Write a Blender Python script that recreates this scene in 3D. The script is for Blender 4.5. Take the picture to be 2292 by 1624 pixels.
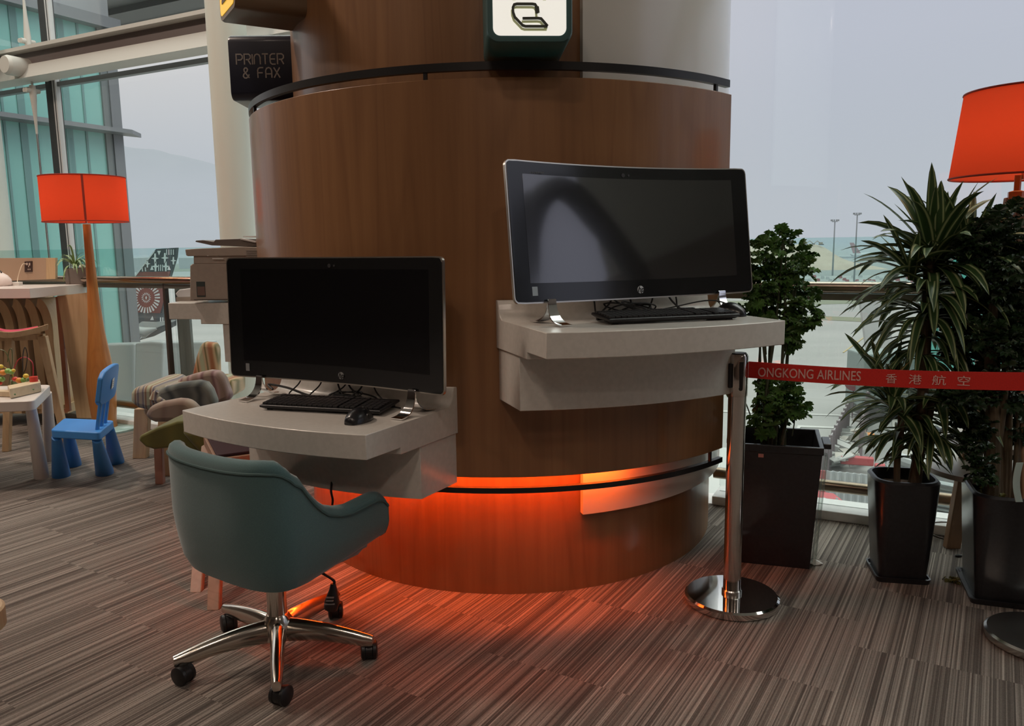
import bpy, math, random
from mathutils import Matrix, Vector, noise as mnoise
for o in list(bpy.data.objects): bpy.data.objects.remove(o)
SC = bpy.context.scene
COL = SC.collection
R = math.radians
# ------------------------------------------------------------------ camera
FPX, HZ, ROLL, EYE = 1772.5, 548.5, -0.014, 1.3
TH = math.atan((812 - HZ) / FPX)
cd = bpy.data.cameras.new('camera'); cam = bpy.data.objects.new('camera', cd); COL.objects.link(cam)
cd.sensor_width = 36.0; cd.sensor_fit = 'HORIZONTAL'; cd.lens = FPX / 2292 * 36.0
cd.clip_start = 0.05; cd.clip_end = 8000
cam.matrix_world = Matrix.Translation((0, 0, EYE)) @ Matrix.Rotation(math.pi / 2 - TH, 4, 'X') @ Matrix.Rotation(ROLL, 4, 'Z')
SC.camera = cam
SC.view_settings.view_transform = 'Standard'
SC.view_settings.look = 'None'
SC.view_settings.exposure = 0.12
SC.view_settings.gamma = 1.0
SC.view_settings.use_curve_mapping = False
# ------------------------------------------------------------------ measuring helpers (sight line of a photo point -> point in the room)
_c, _s, _cr, _sr = math.cos(TH), math.sin(TH), math.cos(ROLL), math.sin(ROLL)
def sight(x, y):
    x -= 1146.0; y -= 812.0
    u = (x * _cr + y * _sr) / FPX; v = (-x * _sr + y * _cr) / FPX
    return Vector((u, _c - v * _s, -_s - v * _c))
def G(x, y, z=0.0):                       # point at height z
    r = sight(x, y); return Vector((0, 0, EYE)) + r * ((z - EYE) / r.z)
def D(x, y, Y):                           # point at distance Y
    r = sight(x, y); return Vector((0, 0, EYE)) + r * (Y / r.y)
KP, LU, LN = Vector((.973, 3.829, 0)), Vector((.891, -.454, 0)).normalized(), Vector((.454, .891, 0)).normalized()
def W(x, y, off):                         # point on a plane parallel to the window line
    r = sight(x, y); k = ((KP + LN * off).dot(LN)) / (r.x * LN.x + r.y * LN.y)
    return Vector((0, 0, EYE)) + r * k
def LP(s, off, z=0.0):                    # window-line coordinates
    p = KP + LU * s + LN * off; return Vector((p.x, p.y, z))
# ------------------------------------------------------------------ world
w = bpy.data.worlds.new('world'); SC.world = w; w.use_nodes = True
nt = w.node_tree; nt.nodes.clear()
def N_(nt, t, **k):
    n = nt.nodes.new(t)
    for a, b in k.items(): setattr(n, a, b)
    return n
tc = N_(nt, 'ShaderNodeTexCoord'); sx = N_(nt, 'ShaderNodeSeparateXYZ'); nt.links.new(tc.outputs['Generated'], sx.inputs[0])
mr = N_(nt, 'ShaderNodeMapRange'); mr.inputs[1].default_value = -.42; mr.inputs[2].default_value = .35; nt.links.new(sx.outputs[0], mr.inputs[0])
ez = N_(nt, 'ShaderNodeMapRange'); ez.inputs[1].default_value = 0.0; ez.inputs[2].default_value = .22; nt.links.new(sx.outputs[2], ez.inputs[0])
def ramp(nt, a, b, c=None):
    r = N_(nt, 'ShaderNodeValToRGB'); r.color_ramp.elements[0].color = a + (1,); r.color_ramp.elements[1].color = b + (1,)
    if c:
        e = r.color_ramp.elements.new(.5); e.color = c + (1,)
    return r
lo = ramp(nt, (.46, .50, .56), (.43, .46, .56)); hi = ramp(nt, (.88, .80, .74), (.53, .54, .66))
nt.links.new(mr.outputs[0], lo.inputs[0]); nt.links.new(mr.outputs[0], hi.inputs[0])
mx = N_(nt, 'ShaderNodeMix', data_type='RGBA'); nt.links.new(ez.outputs[0], mx.inputs[0]); nt.links.new(lo.outputs[0], mx.inputs[6]); nt.links.new(hi.outputs[0], mx.inputs[7])
zn = N_(nt, 'ShaderNodeMapRange'); zn.inputs[1].default_value = .30; zn.inputs[2].default_value = .85; zn.inputs[3].default_value = 1.0; zn.inputs[4].default_value = 6.0; nt.links.new(sx.outputs[2], zn.inputs[0])
bg = N_(nt, 'ShaderNodeBackground'); nt.links.new(zn.outputs[0], bg.inputs[1]); zc = N_(nt, 'ShaderNodeMapRange'); zc.inputs[1].default_value = .25; zc.inputs[2].default_value = .6; nt.links.new(sx.outputs[2], zc.inputs[0])
mz = N_(nt, 'ShaderNodeMix', data_type='RGBA'); nt.links.new(zc.outputs[0], mz.inputs[0]); nt.links.new(mx.outputs[2], mz.inputs[6]); mz.inputs[7].default_value = (.60, .625, .58, 1)
nt.links.new(mz.outputs[2], bg.inputs[0])
wo = N_(nt, 'ShaderNodeOutputWorld'); nt.links.new(bg.outputs[0], wo.inputs[0])
# ------------------------------------------------------------------ added fill lights at the unseen ceiling, to brighten the lounge
def area(name, loc, size, power, col, rot=(0, 0, 0)):
    l = bpy.data.lights.new(name, 'AREA'); l.shape = 'DISK'; l.size = size; l.energy = power; l.color = col
    o = bpy.data.objects.new(name, l); COL.objects.link(o); o.location = loc; o.rotation_euler = rot; return o
CEIL = 5.2
FILL_LAMPS = [(-3.9, 3.6, 112), (-7.2, 5.2, 105), (-3.2, -.6, 16), (-1.0, -1.6, 32), (1.0, -2.8, 26), (-6.5, -1.5, 18), (-.2, -4.8, 28), (5.0, -4.6, 16)]
for i, (x, y, p) in enumerate(FILL_LAMPS):
    area('added_fill_light', (x, y, CEIL - .08), .5, p, (1.0, .80, .66))
# ------------------------------------------------------------------ materials
MATS = {}
def mat(name, col, rough=.5, metal=0.0, spec=.5, coat=0.0, trans=0.0, emit=None, es=1.0, sheen=0.0):
    if name in MATS: return MATS[name]
    m = bpy.data.materials.new(name); m.use_nodes = True; b = m.node_tree.nodes['Principled BSDF']
    b.inputs['Base Color'].default_value = col + (1,); b.inputs['Roughness'].default_value = rough; b.inputs['Metallic'].default_value = metal
    b.inputs['Specular IOR Level'].default_value = spec; b.inputs['Coat Weight'].default_value = coat; b.inputs['Coat Roughness'].default_value = .12
    b.inputs['Transmission Weight'].default_value = trans; b.inputs['Sheen Weight'].default_value = sheen
    if emit: b.inputs['Emission Color'].default_value = emit + (1,); b.inputs['Emission Strength'].default_value = es
    MATS[name] = m; return m
def colmat(name, c1, c2, scale=(1, 1, 1), detail=4, rough=.5, metal=0.0, lo=.35, hi=.65, bump=0.0, coat=0.0, kind='noise', spec=.5, sheen=0.0, dist=0.0):
    m = mat(name, c1, rough, metal, spec, coat, sheen=sheen); t = m.node_tree; b = t.nodes['Principled BSDF']
    tc = N_(t, 'ShaderNodeTexCoord'); mp = N_(t, 'ShaderNodeMapping'); mp.inputs['Scale'].default_value = scale
    t.links.new(tc.outputs['Object'], mp.inputs[0])
    if kind == 'noise':
        n = N_(t, 'ShaderNodeTexNoise'); n.inputs['Scale'].default_value = 1; n.inputs['Detail'].default_value = detail; n.inputs['Distortion'].default_value = dist
    elif kind == 'wave':
        n = N_(t, 'ShaderNodeTexWave'); n.inputs['Scale'].default_value = 1; n.inputs['Distortion'].default_value = dist; n.inputs['Detail'].default_value = detail
    else:
        n = N_(t, 'ShaderNodeTexVoronoi'); n.inputs['Scale'].default_value = 1
    t.links.new(mp.outputs[0], n.inputs['Vector'])
    r = N_(t, 'ShaderNodeValToRGB'); r.color_ramp.elements[0].position = lo; r.color_ramp.elements[1].position = hi
    r.color_ramp.elements[0].color = c1 + (1,); r.color_ramp.elements[1].color = c2 + (1,)
    t.links.new(n.outputs[0], r.inputs[0]); t.links.new(r.outputs[0], b.inputs['Base Color'])
    if bump:
        bp = N_(t, 'ShaderNodeBump'); bp.inputs['Strength'].default_value = bump; bp.inputs['Distance'].default_value = .002
        t.links.new(n.outputs[0], bp.inputs['Height']); t.links.new(bp.outputs[0], b.inputs['Normal'])
    return m
def glassmat(name, tint, f=.04, rough=.0):
    if name in MATS: return MATS[name]
    m = bpy.data.materials.new(name); m.use_nodes = True; t = m.node_tree; t.nodes.clear()
    tr = N_(t, 'ShaderNodeBsdfTransparent'); tr.inputs[0].default_value = tint + (1,)
    gl = N_(t, 'ShaderNodeBsdfGlossy'); gl.inputs['Roughness'].default_value = rough; gl.inputs[0].default_value = (.9, .95, .95, 1)
    ge = N_(t, 'ShaderNodeNewGeometry'); dt = N_(t, 'ShaderNodeVectorMath', operation='DOT_PRODUCT'); t.links.new(ge.outputs['Normal'], dt.inputs[0]); t.links.new(ge.outputs['Incoming'], dt.inputs[1])
    def mm(op, a, b=None):
        n = N_(t, 'ShaderNodeMath', operation=op); t.links.new(a, n.inputs[0])
        if b is not None: n.inputs[1].default_value = b
        return n
    ab = mm('ABSOLUTE', dt.outputs['Value']); iv = N_(t, 'ShaderNodeMath', operation='SUBTRACT'); iv.inputs[0].default_value = 1; t.links.new(ab.outputs[0], iv.inputs[1])
    pw = mm('POWER', iv.outputs[0], 5.0); sc_ = mm('MULTIPLY', pw.outputs[0], .75); fr = mm('ADD', sc_.outputs[0], f)
    mi = N_(t, 'ShaderNodeMixShader'); t.links.new(fr.outputs[0], mi.inputs[0]); t.links.new(tr.outputs[0], mi.inputs[1]); t.links.new(gl.outputs[0], mi.inputs[2])
    o = N_(t, 'ShaderNodeOutputMaterial'); t.links.new(mi.outputs[0], o.inputs[0]); MATS[name] = m; return m

def woodmat(name, c1, c2, c3, vs=(26, 26, .9), rough=.38, coat=.25, ring=1.6):
    m = mat(name, c1, rough, coat=coat); t = m.node_tree; b = t.nodes['Principled BSDF']
    tc = N_(t, 'ShaderNodeTexCoord')
    mp = N_(t, 'ShaderNodeMapping'); mp.inputs['Scale'].default_value = vs; t.links.new(tc.outputs['Object'], mp.inputs[0])
    n1 = N_(t, 'ShaderNodeTexNoise'); n1.inputs['Scale'].default_value = 1; n1.inputs['Detail'].default_value = 5; n1.inputs['Roughness'].default_value = .6; t.links.new(mp.outputs[0], n1.inputs['Vector'])
    mp2 = N_(t, 'ShaderNodeMapping'); mp2.inputs['Scale'].default_value = (vs[0] * .16, vs[1] * .16, vs[2] * .35); t.links.new(tc.outputs['Object'], mp2.inputs[0])
    n2 = N_(t, 'ShaderNodeTexNoise'); n2.inputs['Scale'].default_value = 1; n2.inputs['Detail'].default_value = 1.5; t.links.new(mp2.outputs[0], n2.inputs['Vector'])
    mu = N_(t, 'ShaderNodeMath', operation='MULTIPLY'); mu.inputs[1].default_value = 14 * ring; t.links.new(n2.outputs[0], mu.inputs[0])
    fr = N_(t, 'ShaderNodeMath', operation='PINGPONG'); fr.inputs[1].default_value = 1.0; t.links.new(mu.outputs[0], fr.inputs[0])
    r1 = ramp(t, c1, c2); r1.color_ramp.elements[0].position = .3; r1.color_ramp.elements[1].position = .7; t.links.new(n1.outputs[0], r1.inputs[0])
    r2 = N_(t, 'ShaderNodeValToRGB'); r2.color_ramp.elements[0].color = (1, 1, 1, 1); r2.color_ramp.elements[1].color = (0, 0, 0, 1); r2.color_ramp.elements[0].position = 0; r2.color_ramp.elements[1].position = .35
    t.links.new(fr.outputs[0], r2.inputs[0])
    ms = N_(t, 'ShaderNodeMath', operation='MULTIPLY'); ms.inputs[1].default_value = .28; t.links.new(r2.outputs[0], ms.inputs[0])
    mi = N_(t, 'ShaderNodeMix', data_type='RGBA'); t.links.new(ms.outputs[0], mi.inputs[0]); t.links.new(r1.outputs[0], mi.inputs[6]); mi.inputs[7].default_value = c3 + (1,)
    t.links.new(mi.outputs[2], b.inputs['Base Color']); return m

M_wood = woodmat('cherry_veneer', (.225, .104, .042), (.290, .140, .058), (.155, .066, .026))
M_darkwood = woodmat('dark_veneer', (.18, .08, .032), (.24, .11, .046), (.11, .04, .018))
M_lightwood = woodmat('pale_plywood', (.50, .34, .19), (.58, .41, .24), (.40, .26, .14), vs=(40, 40, 2), rough=.5, coat=.05)
M_legwood = woodmat('beech_wood', (.46, .30, .17), (.55, .38, .22), (.36, .22, .12), vs=(30, 30, 3), rough=.5, coat=.05)
M_lampwood = woodmat('orange_stained_wood', (.42, .15, .035), (.52, .21, .055), (.30, .10, .02), vs=(40, 40, 2.5), rough=.4, coat=.2)
M_brownwood = woodmat('brown_wood', (.27, .15, .08), (.34, .20, .11), (.19, .1, .05), vs=(40, 40, 3), rough=.5, coat=.05)
M_white = colmat('off_white_solid_surface', (.60, .575, .53), (.64, .61, .565), (60, 60, 60), rough=.28, coat=.2, lo=.4, hi=.6)
M_panel = mat('pale_gloss_panel', (.62, .60, .55), .22, coat=.3)
M_black = mat('black_metal', (.012, .011, .011), .35, spec=.5)
M_blackpl = mat('black_plastic', (.010, .010, .012), .45)
M_screen = mat('glossy_black_glass', (.010, .011, .012), .05, spec=.5, coat=1.0); M_screen.node_tree.nodes['Principled BSDF'].inputs['IOR'].default_value = 2.0
M_bezel = mat('glossy_bezel', (.009, .010, .011), .10, spec=.55, coat=.2)
M_silver = mat('brushed_silver', (.72, .68, .62), .28, metal=1)
M_chrome = mat('chrome', (.80, .80, .80), .06, metal=1)
M_satin = mat('satin_steel', (.62, .60, .57), .22, metal=1)
M_alu = mat('polished_aluminium', (.66, .62, .56), .16, metal=1)
M_steelgrey = mat('grey_painted_steel', (.20, .21, .215), .45, metal=.3)
M_mull = mat('dark_mullion', (.035, .033, .034), .35, metal=.4)
M_mullpale = mat('pale_mullion', (.50, .50, .50), .35)
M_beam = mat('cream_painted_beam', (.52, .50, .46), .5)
M_beamshade = mat('shaded_beam_web', (.13, .105, .10), .5)  # shade on the beam's side face, put into the web colour
M_cream = mat('cream_plaster_column', (.58, .60, .54), .5)
M_pot = colmat('charcoal_pot', (.012, .012, .014), (.018, .018, .021), (80, 80, 80), rough=.35, coat=.15)
M_soil = colmat('potting_bark', (.05, .028, .018), (.16, .09, .06), (70, 70, 70), rough=.95, bump=.6)
M_bark = colmat('green_brown_bark', (.085, .06, .035), (.15, .11, .065), (90, 90, 12), rough=.85, bump=.5)
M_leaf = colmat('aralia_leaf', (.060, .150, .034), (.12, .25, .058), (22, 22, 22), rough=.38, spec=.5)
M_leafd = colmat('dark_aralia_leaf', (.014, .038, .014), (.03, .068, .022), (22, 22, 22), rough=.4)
M_stem = mat('green_stem', (.05, .06, .03), .7)
M_teal = colmat('teal_fabric', (.056, .118, .124), (.072, .145, .15), (420, 420, 420), rough=.92, sheen=.35, bump=.25)
M_tealpipe = mat('teal_piping', (.06, .11, .11), .85)
M_blue = mat('blue_moulded_plastic', (.045, .235, .62), .42)
M_whitepl = mat('white_plastic', (.68, .66, .62), .4)
M_redsh = None
M_cable = mat('black_cable', (.012, .011, .010), .55)
M_ground = colmat('apron_concrete', (.195, .195, .188), (.23, .228, .22), (.03, .12, .1), rough=.9, detail=6)
M_steeltube = mat('warm_steel_rail', (.40, .33, .27), .25, metal=1)
M_kerb = colmat('pale_aluminium_kerb', (.74, .74, .72), (.80, .80, .78), (30, 30, 30), rough=.4)
M_screend = mat('unlit_screen_glass', (.006, .006, .007), .08, spec=.28)
# leaf with cream margins (u across the blade)
def stripe_leaf(name, g, g2, c, mid=True):
    m = mat(name, g, .38); t = m.node_tree; b = t.nodes['Principled BSDF']
    uv = N_(t, 'ShaderNodeUVMap'); s = N_(t, 'ShaderNodeSeparateXYZ'); t.links.new(uv.outputs[0], s.inputs[0])
    r = N_(t, 'ShaderNodeValToRGB'); r.color_ramp.interpolation = 'LINEAR'; e = r.color_ramp.elements
    e[0].position = 0; e[0].color = g + (1,); e[1].position = 1; e[1].color = g + (1,)
    for p, cc in ((.08, g2), (.14, c), (.21, c), (.27, g2), (.73, g2), (.79, c), (.86, c), (.92, g2)):
        x = e.new(p); x.color = cc + (1,)
    t.links.new(s.outputs[0], r.inputs[0]); t.links.new(r.outputs[0], b.inputs['Base Color']); return m
M_drac = stripe_leaf('striped_dracaena_leaf', (.06, .12, .035), (.035, .080, .024), (.34, .40, .20))
M_spider = stripe_leaf('striped_spider_leaf', (.12, .22, .06), (.10, .20, .05), (.45, .50, .28))
# ------------------------------------------------------------------ mesh builder
class MB:
    def __init__(s, M=None): s.v = []; s.f = []; s.uv = {}; s.M = M or Matrix()
    def add(s, vs, fs, M=None):
        k = len(s.v); T = s.M @ M if M is not None else s.M
        s.v += [T @ Vector(p) for p in vs]; s.f += [tuple(i + k for i in f) for f in fs]; return s
    def box(s, c, d, rz=0.0, M=None):
        x, y, z = d[0] / 2, d[1] / 2, d[2] / 2
        T = Matrix.Translation(c) @ Matrix.Rotation(rz, 4, 'Z')
        if M is not None: T = Matrix.Translation(c) @ M
        return s.add([(-x, -y, -z), (x, -y, -z), (x, y, -z), (-x, y, -z), (-x, -y, z), (x, -y, z), (x, y, z), (-x, y, z)],
                     [(0, 3, 2, 1), (4, 5, 6, 7), (0, 1, 5, 4), (1, 2, 6, 5), (2, 3, 7, 6), (3, 0, 4, 7)], T)
    def prism(s, poly, z0, z1, M=None):              # outline in xy extruded in z (counter-clockwise)
        n = len(poly)
        return s.add([(p[0], p[1], z0) for p in poly] + [(p[0], p[1], z1) for p in poly],
                     [tuple(range(n - 1, -1, -1)), tuple(range(n, 2 * n))] + [(i, (i + 1) % n, (i + 1) % n + n, i + n) for i in range(n)], M)
    def slab(s, pts, off):                            # world-space outline given thickness vector
        n = len(pts); pts = [Vector(p) for p in pts]; off = Vector(off)
        return s.add(pts + [p + off for p in pts], [tuple(range(n - 1, -1, -1)), tuple(range(n, 2 * n))] + [(i, (i + 1) % n, (i + 1) % n + n, i + n) for i in range(n)])
    def loft(s, rings, closed=True, cap=True):
        n = len(rings[0]); vs = [p for r in rings for p in r]; fs = []
        for k in range(len(rings) - 1):
            for i in range(n if closed else n - 1):
                j = (i + 1) % n; fs.append((k * n + i, k * n + j, (k + 1) * n + j, (k + 1) * n + i))
        if cap and closed: fs += [tuple(range(n - 1, -1, -1)), tuple(range((len(rings) - 1) * n, len(rings) * n))]
        return s.add(vs, fs)
    def tube(s, pts, r, n=8, cap=True, flat=1.0):
        pts = [Vector(p) for p in pts]; rs = r if isinstance(r, (list, tuple)) else [r] * len(pts); rings = []; prev = None
        for i, p in enumerate(pts):
            d = (pts[min(i + 1, len(pts) - 1)] - pts[max(i - 1, 0)]).normalized()
            if prev is None: a = d.orthogonal().normalized()
            else:
                a = prev - d * prev.dot(d); a = a.normalized() if a.length > 1e-6 else d.orthogonal().normalized()
            prev = a; b = d.cross(a)
            rings.append([p + (a * math.cos(t) + b * math.sin(t) * flat) * rs[i] for t in [2 * math.pi * k / n for k in range(n)]])
        return s.loft(rings, True, cap)
    def lathe(s, prof, c=(0, 0, 0), n=32, cap=True, M=None):
        rings = [[(c[0] + r * math.cos(2 * math.pi * k / n), c[1] + r * math.sin(2 * math.pi * k / n), c[2] + z) for k in range(n)] for r, z in prof]
        if M is not None: rings = [[M @ Vector(p) for p in q] for q in rings]
        return s.loft(rings, True, cap)
    def ell(s, c, r, n=16, m=10, M=None):
        rings = []
        for j in range(m + 1):
            a = math.pi * (j / m - .5); q = max(math.cos(a), 1e-3)
            rings.append([(r[0] * q * math.cos(2 * math.pi * k / n), r[1] * q * math.sin(2 * math.pi * k / n), r[2] * math.sin(a)) for k in range(n)])
        T = Matrix.Translation(c) @ (M if M is not None else Matrix())
        return s.loft([[T @ Vector(p) for p in q] for q in rings], True, True)
    def sector(s, r0, r1, z0, z1, a0, a1, n=64, c=(0, 0), sx=1.0, sy=1.0):
        full = abs(a1 - a0) >= 359.9; rings = []
        for k in range(n + (0 if full else 1)):
            a = R(a0 + (a1 - a0) * k / n); C, S = math.cos(a) * sx, math.sin(a) * sy
            rings.append([(c[0] + r0 * C, c[1] + r0 * S, z0), (c[0] + r1 * C, c[1] + r1 * S, z0), (c[0] + r1 * C, c[1] + r1 * S, z1), (c[0] + r0 * C, c[1] + r0 * S, z1)])
        if full: rings.append(rings[0]); return s.loft(rings, True, False)
        return s.loft(rings, True, True)
WL = {}
def build(name, mb, m, parent=None, smooth=35, bevel=0.0, seg=2, solid=0.0, subsurf=0, label=None, recalc=True):
    org = WL.get(parent.name, Vector()) if parent is not None else None
    me = bpy.data.meshes.new(name)
    if parent is None:
        vs = mb.v; xs = [p.x for p in vs]; ys = [p.y for p in vs]; zs = [p.z for p in vs]
        org = Vector(((min(xs) + max(xs)) / 2, (min(ys) + max(ys)) / 2, min(zs)))
        if max(max(xs) - min(xs), max(ys) - min(ys)) > 60: org = Vector((0, 0, min(zs)))
    me.from_pydata([p - org for p in mb.v], [], mb.f); me.update()
    if recalc:
        import bmesh
        b = bmesh.new(); b.from_mesh(me); bmesh.ops.recalc_face_normals(b, faces=b.faces); b.to_mesh(me); b.free()
    if mb.uv:
        l = me.uv_layers.new(name='UVMap')
        for poly in me.polygons:
            for li in poly.loop_indices: l.data[li].uv = mb.uv.get(me.loops[li].vertex_index, (0, 0))
    o = bpy.data.objects.new(name, me); COL.objects.link(o)
    if m: me.materials.append(m)
    if smooth:
        me.polygons.foreach_set('use_smooth', [True] * len(me.polygons)); me.set_sharp_from_angle(angle=R(smooth))
    if parent is None: o.location = org
    else: o.parent = parent
    WL[o.name] = org
    if solid: q = o.modifiers.new('solid', 'SOLIDIFY'); q.thickness = solid; q.offset = 0
    if bevel: q = o.modifiers.new('bevel', 'BEVEL'); q.width = bevel; q.segments = seg; q.limit_method = 'ANGLE'; q.angle_limit = R(40); q.harden_normals = False
    if subsurf: q = o.modifiers.new('sub', 'SUBSURF'); q.levels = subsurf; q.render_levels = subsurf
    if label: o['label'] = label
    return o
def thing(name, label, cat, loc=(0, 0, 0), group=None):
    o = bpy.data.objects.new(name, None); COL.objects.link(o); o.location = loc; o.empty_display_size = .1
    WL[o.name] = Vector(loc); o['label'] = label; o['category'] = cat
    if group: o['group'] = group
    return o
def tag(o, label, cat, group=None, kind=None):
    o['label'] = label; o['category'] = cat
    if group: o['group'] = group
    if kind: o['kind'] = kind
    return o
def struct(name, mb, m, label=None, **k):
    o = build(name, mb, m, **k); o['kind'] = 'structure'
    if label: o['label'] = label
    return o
def text_mb(txt, size, M, depth=.001, shear=0.0, weight=0.0, spacing=1.0):
    cu = bpy.data.curves.new('lettering', 'FONT'); cu.body = txt; cu.size = size; cu.extrude = depth; cu.shear = shear; cu.offset = weight; cu.space_character = spacing
    cu.align_x = 'CENTER'; cu.align_y = 'CENTER'; cu.resolution_u = 4
    ob = bpy.data.objects.new('lettering', cu); COL.objects.link(ob); bpy.context.view_layer.update()
    me = bpy.data.meshes.new_from_object(ob.evaluated_get(bpy.context.evaluated_depsgraph_get()))
    mb = MB(); mb.add([v.co for v in me.vertices], [tuple(p.vertices) for p in me.polygons], M)
    bpy.data.objects.remove(ob); bpy.data.curves.remove(cu); bpy.data.meshes.remove(me); return mb
def frame(o, x, z):                       # matrix with x axis, z axis(normal) at origin o
    x = Vector(x).normalized(); z = Vector(z).normalized(); y = z.cross(x).normalized(); x = y.cross(z)
    m = Matrix((x, y, z)).transposed().to_4x4(); m.translation = Vector(o); return m
def bez(p, n=12):                         # smooth curve through points (Catmull-Rom)
    p = [Vector(q) for q in p]; q = [p[0] * 2 - p[1]] + p + [p[-1] * 2 - p[-2]]; out = []
    for i in range(1, len(q) - 2):
        for k in range(n):
            t = k / n; a, b, c, d = q[i - 1], q[i], q[i + 1], q[i + 2]
            out.append(.5 * ((2 * b) + (c - a) * t + (2 * a - 5 * b + 4 * c - d) * t * t + (3 * b - a - 3 * c + d) * t ** 3))
    out.append(p[-1]); return out
rnd = random.Random(7)
# ================================================================== room shell
FLOORZ = 0.0
def carpet():
    m = bpy.data.materials.new('striped_carpet_tiles'); m.use_nodes = True; t = m.node_tree; b = t.nodes['Principled BSDF']
    b.inputs['Roughness'].default_value = .95; b.inputs['Specular IOR Level'].default_value = .15; b.inputs['Sheen Weight'].default_value = .15
    L = t.links.new
    def mth(op, a, b_=None, c=None):
        n = N_(t, 'ShaderNodeMath', operation=op)
        for i, q in enumerate((a, b_, c)):
            if q is None: continue
            if isinstance(q, (int, float)): n.inputs[i].default_value = q
            else: L(q, n.inputs[i])
        return n.outputs[0]
    tc = N_(t, 'ShaderNodeTexCoord'); mp = N_(t, 'ShaderNodeMapping'); mp.inputs['Rotation'].default_value = (0, 0, R(31.5))
    L(tc.outputs['Object'], mp.inputs[0]); s = N_(t, 'ShaderNodeSeparateXYZ'); L(mp.outputs[0], s.inputs[0])
    p, q = s.outputs[0], s.outputs[1]
    row = mth('FLOOR', mth('DIVIDE', p, .5)); qo = mth('ADD', mth('DIVIDE', q, .5), mth('MULTIPLY', row, .37)); til = mth('FLOOR', qo)
    hsh = mth('ADD', mth('MULTIPLY', row, 17.3), mth('MULTIPLY', til, 5.71))
    def stripes(wd):
        k = mth('FLOOR', mth('DIVIDE', p, wd)); w_ = N_(t, 'ShaderNodeTexWhiteNoise', noise_dimensions='2D'); c = N_(t, 'ShaderNodeCombineXYZ')
        L(k, c.inputs[0]); L(hsh, c.inputs[1]); L(c.outputs[0], w_.inputs['Vector']); return w_.outputs[0]
    a = stripes(.0046); c2 = stripes(.013); f = stripes(.0023)
    v = mth('ADD', mth('MULTIPLY', a, .46), mth('ADD', mth('MULTIPLY', c2, .26), mth('MULTIPLY', f, .28)))
    sp = N_(t, 'ShaderNodeTexNoise'); sp.inputs['Scale'].default_value = 330; sp.inputs['Detail'].default_value = 2; L(mp.outputs[0], sp.inputs['Vector'])
    v = mth('ADD', v, mth('MULTIPLY', mth('SUBTRACT', sp.outputs[0], .5), .35))
    r = N_(t, 'ShaderNodeValToRGB'); e = r.color_ramp.elements
    e[0].position = .22; e[0].color = (.058, .046, .038, 1); e[1].position = .95; e[1].color = (.40, .35, .30, 1)
    for pp, cc in ((.42, (.115, .095, .080)), (.56, (.178, .150, .128)), (.72, (.250, .215, .186))):
        x = e.new(pp); x.color = cc + (1,)
    L(v, r.inputs[0]); L(r.outputs[0], b.inputs['Base Color'])
    bp = N_(t, 'ShaderNodeBump'); bp.inputs['Strength'].default_value = .5; bp.inputs['Distance'].default_value = .003; L(v, bp.inputs['Height']); L(bp.outputs[0], b.inputs['Normal'])
    return m
fl = MB(); A, B = LP(-14, .02), LP(23.84, .02)
fl.prism([(-14, -7), (B.x, B.y), (A.x, A.y), (-14, 7)], -.12, 0.0)
fo = build('floor', fl, carpet(), smooth=0); fo['kind'] = 'structure'; fo['label'] = 'striped brown carpet tiles of the lounge'
M_ceil = mat('ceiling_paint', (.42, .40, .37), .8); M_wallb = mat('brown_wall', (.12, .085, .065), .7)
c = MB(); c.prism([(-14, -7), (B.x, B.y), (A.x, A.y), (-14, 7)], CEIL, CEIL + .2); struct('ceiling', c, M_ceil, smooth=0)
c = MB(); c.box((4.2, -7.1, CEIL / 2), (36.8, .2, CEIL + .2)); struct('wall_back', c, M_wallb, smooth=0)
c = MB(); c.box((-14.1, 1.6, CEIL / 2), (.2, 17.6, CEIL + .2)); struct('wall_left', c, M_wallb, smooth=0)
M_fillglow = mat('fill_diffuser', (.9, .85, .8), .4, emit=(1, .82, .68), es=3.0)  # glowing face of the added fill lights
for i, (x, y, p) in enumerate(FILL_LAMPS):
    t = thing('added_fill_disc', 'round fill light added at the unseen ceiling to brighten the lounge', 'ceiling light', (x, y, CEIL - .06), 'added fill lights')
    q = MB(); q.lathe([(.25, 0), (.28, 0), (.28, .06), (.25, .06)], (x, y, CEIL - .06), 24, False); q.f += []; build('rim', q, M_whitepl, t)
    q = MB(); q.lathe([(.002, .03), (.25, .03)], (x, y, CEIL - .06), 24, False); build('diffuser', q, M_fillglow, t)
# kerb under the glass
for nm, s0, s1 in (('trim_1', -13.5, -1.80), ('trim_3', .02, 23.5)):
    k = MB(); k.slab([LP(s0, 0), LP(s1, 0), LP(s1, .20), LP(s0, .20)], (0, 0, .045)); struct(nm, k, M_kerb, 'pale aluminium kerb under the glass balustrade', smooth=0, bevel=.004)
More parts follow.
